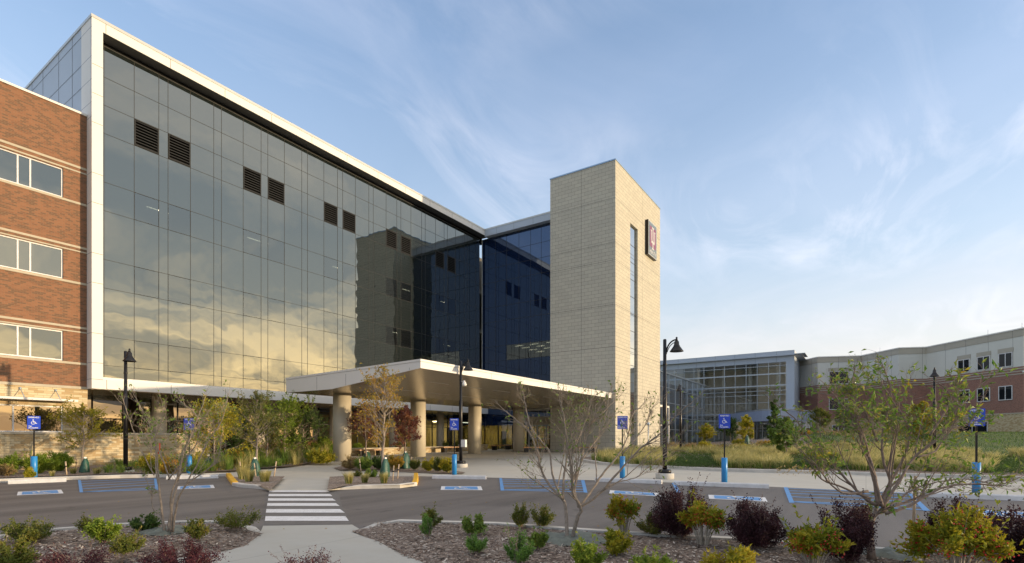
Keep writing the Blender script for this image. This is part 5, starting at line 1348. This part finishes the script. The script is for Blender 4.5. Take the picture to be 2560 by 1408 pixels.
# ------------------------------------------------------------------ grasses and ground cover
def blades(mb, rnd, c, n, h, spread, w, mi=0, lean=.5):
    for _ in range(n):
        a = rnd.uniform(0, 2 * math.pi); r = rnd.random() * spread * .25; p = c + Vector((math.cos(a) * r, math.sin(a) * r, 0)); hh = h * rnd.uniform(.55, 1.1); o = Vector((math.cos(a), math.sin(a), 0)) * hh * lean * rnd.uniform(.2, 1.2)
        s_ = Vector((-math.sin(a + 1), math.cos(a + 1), 0)) * w
        q1 = p + o * .35 + Vector((0, 0, hh * .6)); q2 = p + o + Vector((0, 0, hh * .95))
        mb.add([p - s_, p + s_, q1 + s_ * .8, q1 - s_ * .8, q2], [(0, 1, 2, 3), (3, 2, 4)], mi)
def tuft(x, y, w, h, label, seed, off=.1, gold=True):
    rnd = random.Random(seed); p = G(x, y, off); D = toDL(*p[:2])[0]; mb = MB()
    blades(mb, rnd, Vector((0, 0, 0)), 420, h * D / FPX, w * D / FPX, .004, 0, .42); blades(mb, rnd, Vector((0, 0, 0)), 140, h * .55 * D / FPX, w * D / FPX, .005, 1, .4)
    o = mb.build('grass_tuft', [M['G_gold'], M['G_green']], fix=False); o.location = p; tag(o, label, 'ornamental grass', 'golden grass tufts on the mulch islands')
tuft(608, 1198, 40, 42, 'golden grass tuft left of the bag on the left island', 1); tuft(622, 1204, 34, 34, 'second golden tuft in front on the left island', 2); tuft(662, 1204, 36, 32, 'low golden tuft right of the bag on the left island', 3)
tuft(672, 1190, 14, 14, 'tiny green-gold tuft at the back of the left island', 4)
tuft(872, 1209, 30, 32, 'leftmost golden tuft on the right island', 5); tuft(912, 1207, 26, 26, 'middle golden tuft on the right island', 6); tuft(960, 1208, 28, 30, 'rightmost golden tuft on the right island', 7)
tuft(130, 1190, 16, 14, 'tiny dark green tuft between two wall shrubs', 8); tuft(183, 1184, 20, 16, 'small green tuft left of the wall tree bag', 9); tuft(242, 1184, 24, 16, 'small green tuft right of the wall tree bag', 10)

def scatter_stuff(name, mats, fn, label=None):
    mb = MB(); fn(mb); o = mb.build(name, mats, fix=False); tag(o, label, None, None, 'stuff'); return o
def right_grass(mb):
    rnd = random.Random(5); n = 0; poly = right_bed
    while n < 430:
        x = rnd.uniform(1490, 2720); yb = 1166 + (x - 1500) * .022; y = rnd.uniform(1125, yb - 3) if x > 1700 else rnd.uniform(1124, yb - 2)
        p = G(x, y, .08); D, L = toDL(*p[:2])
        # bands: golden fountain grass broken by lower green cover
        k = noise.noise(Vector((p.x * .12, p.y * .12, 3)))
        if not inpoly(p[:2], poly): continue
        if x > 2340 and y < 1139: continue
        if (1670 < x < 1800 and y > 1140) or (1960 < x < 2120 and y > 1145) or (x > 2470 and y > 1150): continue
        blades(mb, rnd, p, 90, .62 * rnd.uniform(.7, 1.1), 1.5, .011, 0, .62); blades(mb, rnd, p, 70, .38, 1.5, .013, 1, .7); n += 1
scatter_stuff('fountain_grass', [M['G_gold'], M['G_green']], right_grass, 'golden fountain grass filling the bed beyond the drive')
def leafpile(mb, rnd, p, n, w, h, l_, mi=0):
    for _ in range(n):
        a = rnd.uniform(0, 2 * math.pi); r = rnd.random() ** .5 * w; q = p + Vector((math.cos(a) * r, math.sin(a) * r, rnd.random() * h * (1 - .5 * r / w)))
        leaf(mb, q, rv(rnd, .5), rv(rnd, .5), l_ * rnd.uniform(.6, 1.2), l_ * .45, mi)
def right_cover(mb):
    rnd = random.Random(6)
    for x0, x1, y0, y1, n in ((1675, 1800, 1141, 1170, 70), (1955, 2125, 1146, 1176, 80), (2470, 2640, 1150, 1186, 70), (1800, 1960, 1160, 1172, 12)):
        for _ in range(n):
            p = G(rnd.uniform(x0, x1), rnd.uniform(y0, y1), .06); leafpile(mb, rnd, p, 170, .75, .38, .07)
    for _ in range(150):   # perennial bed further back
        x = rnd.uniform(1655, 2360); y = rnd.uniform(1109, 1133) if x < 1900 else rnd.uniform(1105, 1128)
        p = G(x, y, .05); leafpile(mb, rnd, p, 90, .9, .5, .12, rnd.choice((0, 1, 1, 2)))
scatter_stuff('ground_cover', [M['L_shade'], M['L_dry'], M['L_autumn']], right_cover, 'low green ground cover between the golden grasses')
def left_cover(mb):
    rnd = random.Random(8)
    for _ in range(210):
        x = rnd.uniform(255, 835); t = (x - 255) / 580
        y = rnd.uniform(1150 - 16 * t, 1184 - 28 * max(0, t - .35) * 1.4)
        p = G(x, y, .07)
        if not inpoly(p[:2], wall_bed) or (560 < x < 612 and 1140 < y < 1165): continue
        mi = rnd.choice((0, 0, 1, 2)); leafpile(mb, rnd, p, 70, .42, .38, .055, mi)
        if x > 430: blades(mb, rnd, p, 60, rnd.uniform(.5, 1.15) * (1 if x > 560 else .6), .7, .008, 3 if rnd.random() < .6 else 4, .4)
        elif rnd.random() < .5: blades(mb, rnd, p, 50, .4, .5, .008, 3, .4)
    for _ in range(40):
        x = rnd.uniform(640, 830); p = G(x, rnd.uniform(1128, 1140), .1); blades(mb, rnd, p, 50, 1.1, .6, .010, 5, .4)
scatter_stuff('perennials', [M['L_green'], M['L_olive'], M['L_autumn'], M['G_green'], M['G_gold'], M['flower']], left_cover, 'mixed perennials and grasses in the bed below the glass block')
def lawn_blades(mb):
    rnd = random.Random(12); n = 0
    while n < 26000:
        D = rnd.uniform(30, 66); L = rnd.uniform(22, 62); x, y = DL(D, L)
        if not inpoly((x, y), lawn_poly): continue
        p = Vector((x, y, zg(x, y) + .13)); a = rnd.uniform(0, 6.28); h = rnd.uniform(.07, .17); s_ = Vector((math.cos(a), math.sin(a), 0)) * .02
        mb.add([p - s_, p + s_, p + s_.cross(Vector((0, 0, 1))) * 2 + Vector((0, 0, h))], [(0, 1, 2)], 0 if rnd.random() < .75 else 1); n += 1
M['G_lawn'] = leafmat('lawn_blade', [(.025, .055, .008), (.05, .10, .014), (.09, .14, .025)], .3)
scatter_stuff('lawn_blades', [M['G_lawn'], M['G_green']], lawn_blades)
def chips(mb):
    rnd = random.Random(3); n = 0
    while n < 15000:
        D = 5.2 + 10 * rnd.random() ** 1.6; L = rnd.uniform(-.98, .98) * D; x, y = DL(D, L)
        if not (inpoly((x, y), bed_l) or inpoly((x, y), bed_r)): continue
        a = rnd.uniform(0, 6.28); l_ = rnd.uniform(.012, .038); w = rnd.uniform(.003, .009); u = Vector((math.cos(a), math.sin(a), rnd.uniform(-.35, .35))) * l_; v = Vector((-math.sin(a), math.cos(a), rnd.uniform(-.5, .5))) * w
        p = Vector((x, y, bedz(x, y) + .006 + rnd.random() * .012)); mb.add([p - u - v, p + u - v, p + u + v, p - u + v], [(0, 1, 2, 3)], rnd.choice((0, 0, 1, 1, 2, 3))); n += 1
CH = [plain('chip_a', (.20, .14, .105), .9, 0, .3, 30), plain('chip_b', (.34, .27, .22), .9, 0, .3, 30), plain('chip_c', (.52, .46, .40), .9, 0, .3, 30), plain('chip_d', (.07, .045, .035), .9)]
scatter_stuff('mulch_chips', CH, chips)
def litter(mb):
    rnd = random.Random(9)
    for _ in range(60):
        p = G(rnd.uniform(200, 2400), 1200 + 150 * rnd.random(), .02)
        if not inpoly(p[:2], park_poly): continue
        leaf(mb, p, Vector((rnd.uniform(-1, 1), rnd.uniform(-1, 1), .1)), Vector((0, 0, 1)), .05, .03)
scatter_stuff('fallen_leaves', M['L_autumn'], litter)

# ------------------------------------------------------------------ planting in front of the far buildings
for i, (x, y, h, w, lm, lb, nm) in enumerate([
        (1765, 1116, 3.0, 1.9, 'L_yellow', 'small yellowing tree in front of the atrium glass, left', 'young_tree'), (1866, 1113, 3.3, 1.8, 'L_yellow', 'small yellowing tree in front of the stone pier', 'young_tree'),
        (1826, 1108, 3.9, 2.7, 'L_shade', 'dense dark green bushy tree behind the Van Accessible sign', 'bushy_tree'), (1936, 1106, 4.2, .9, 'L_shade', 'tall narrow dark tree in front of the blue porch', 'narrow_tree'),
        (1965, 1106, 2.6, 1.6, 'L_green', 'green tree right of the tall narrow one', 'young_tree'), (2050, 1112, 3.9, 2.6, 'L_olive', 'olive tree behind the left limbs of the leafy spreading tree', 'young_tree'),
        (2112, 1108, 4.4, 3.0, 'L_green', 'green tree at the foot of the brick clinic wall', 'young_tree'), (2305, 1132, 3.9, 2.5, 'L_yellow', 'yellow-green tree below the far lamp post', 'young_tree'),
        (2216, 1112, 3.8, 2.4, 'L_olive', 'olive tree on the slope behind the leafy spreading tree', 'young_tree')]):
    tree(x, y, h, w, lb, 200 + i, M[lm], M['bark'], 1.5, .14, .12, name=nm, off=.05)
for i, (x0, x1, yt, yb, k, lb) in enumerate([(1702, 1740, 1108, 1127, 'dry', 'brown shrub left of the small atrium tree'), (1742, 1782, 1106, 1128, 'yellow', 'yellow shrub below the small atrium tree'), (1830, 1862, 1099, 1114, 'yellow', 'bright yellow shrub left of the stone pier tree'),
                                             (1895, 1935, 1102, 1116, 'autumn', 'orange-yellow shrub right of the stone pier'), (1915, 1955, 1110, 1124, 'green', 'small green shrub in the far bed'), (1990, 2030, 1103, 1116, 'autumn', 'orange shrub on the rise in the far bed'),
                                             (1845, 1880, 1112, 1126, 'yellow', 'small yellow shrub in front of the distant bag'), (1660, 1698, 1106, 1126, 'dry', 'brown shrub behind the big lamp post')]):
    shrub(x0, x1, yt, yb, lb, k, 300 + i, off=.05, dens=.6)
bag(1868, 1117, 'distant green watering bag under the stone pier tree', 1.0, .6, off=.05); bag(1960, 1116, 'distant green watering bag beside two pale posts', .9, .5, off=.05)
for x, lb in ((1965, 'left pale utility post in the far bed'), (1971, 'right pale utility post in the far bed')):
    p = G(x, 1133, .05); t = thing('utility_post', lb, 'post', p, 'pale posts in the far bed'); mb = MB(); mb.tube([(0, 0, 0), (0, 0, .95)], .04, 8); mb.build('pipe', M['stake'], t); mb = MB(); mb.lathe([(.16, 0), (.16, .30), (.05, .36)], (0, 0, 0), 10); mb.build('collar', M['black'], t)
# black covered object at the tower foot
p = G(1572, 1127, .05); t = thing('covered_object', 'small black tent-shaped cover in the grass by the tower corner', 'cover', p); mb = MB()
mb.add([(-.5, -.3, 0), (.5, -.3, 0), (.5, .3, 0), (-.5, .3, 0), (-.12, 0, 1.05), (.16, 0, 1.0), (.0, -.25, .45)], [(0, 1, 6), (0, 6, 4), (6, 1, 5), (4, 6, 5), (1, 2, 5), (2, 3, 4, 5), (3, 0, 4)]); mb.build('cloth', M['strap'], t)
p = Vector((44.9, 15.7, zg(44.9, 15.7))); t = thing('bollard_light', 'thin pale post light in front of the tower slot', 'light', p); mb = MB(); mb.tube([(0, 0, 0), (0, 0, 2.2)], .05, 8); mb.build('pole', M['alu'], t); mb = MB(); mb.lathe([(.05, 2.2), (.22, 2.25), (.12, 2.45), (.03, 2.5)], (0, 0, 0), 14); mb.build('head', M['alu'], t)

# ------------------------------------------------------------------ what stands behind the viewpoint and shows in the glazing
def treeline(mb):
    rnd = random.Random(77)
    for k in range(300):
        x = -160 + 320 * k / 300 + rnd.uniform(-1, 1) + 20; y = -150 + rnd.uniform(-10, 10); h = 3.2 + 2.6 * noise.noise(Vector((x * .04, 0, 0))) + rnd.uniform(-.4, .8)
        leafpile(mb, rnd, Vector((x, y, 0)), 50, 3.2, max(1.5, h), 1.1)
scatter_stuff('distant_woods', M['L_shade'], treeline)
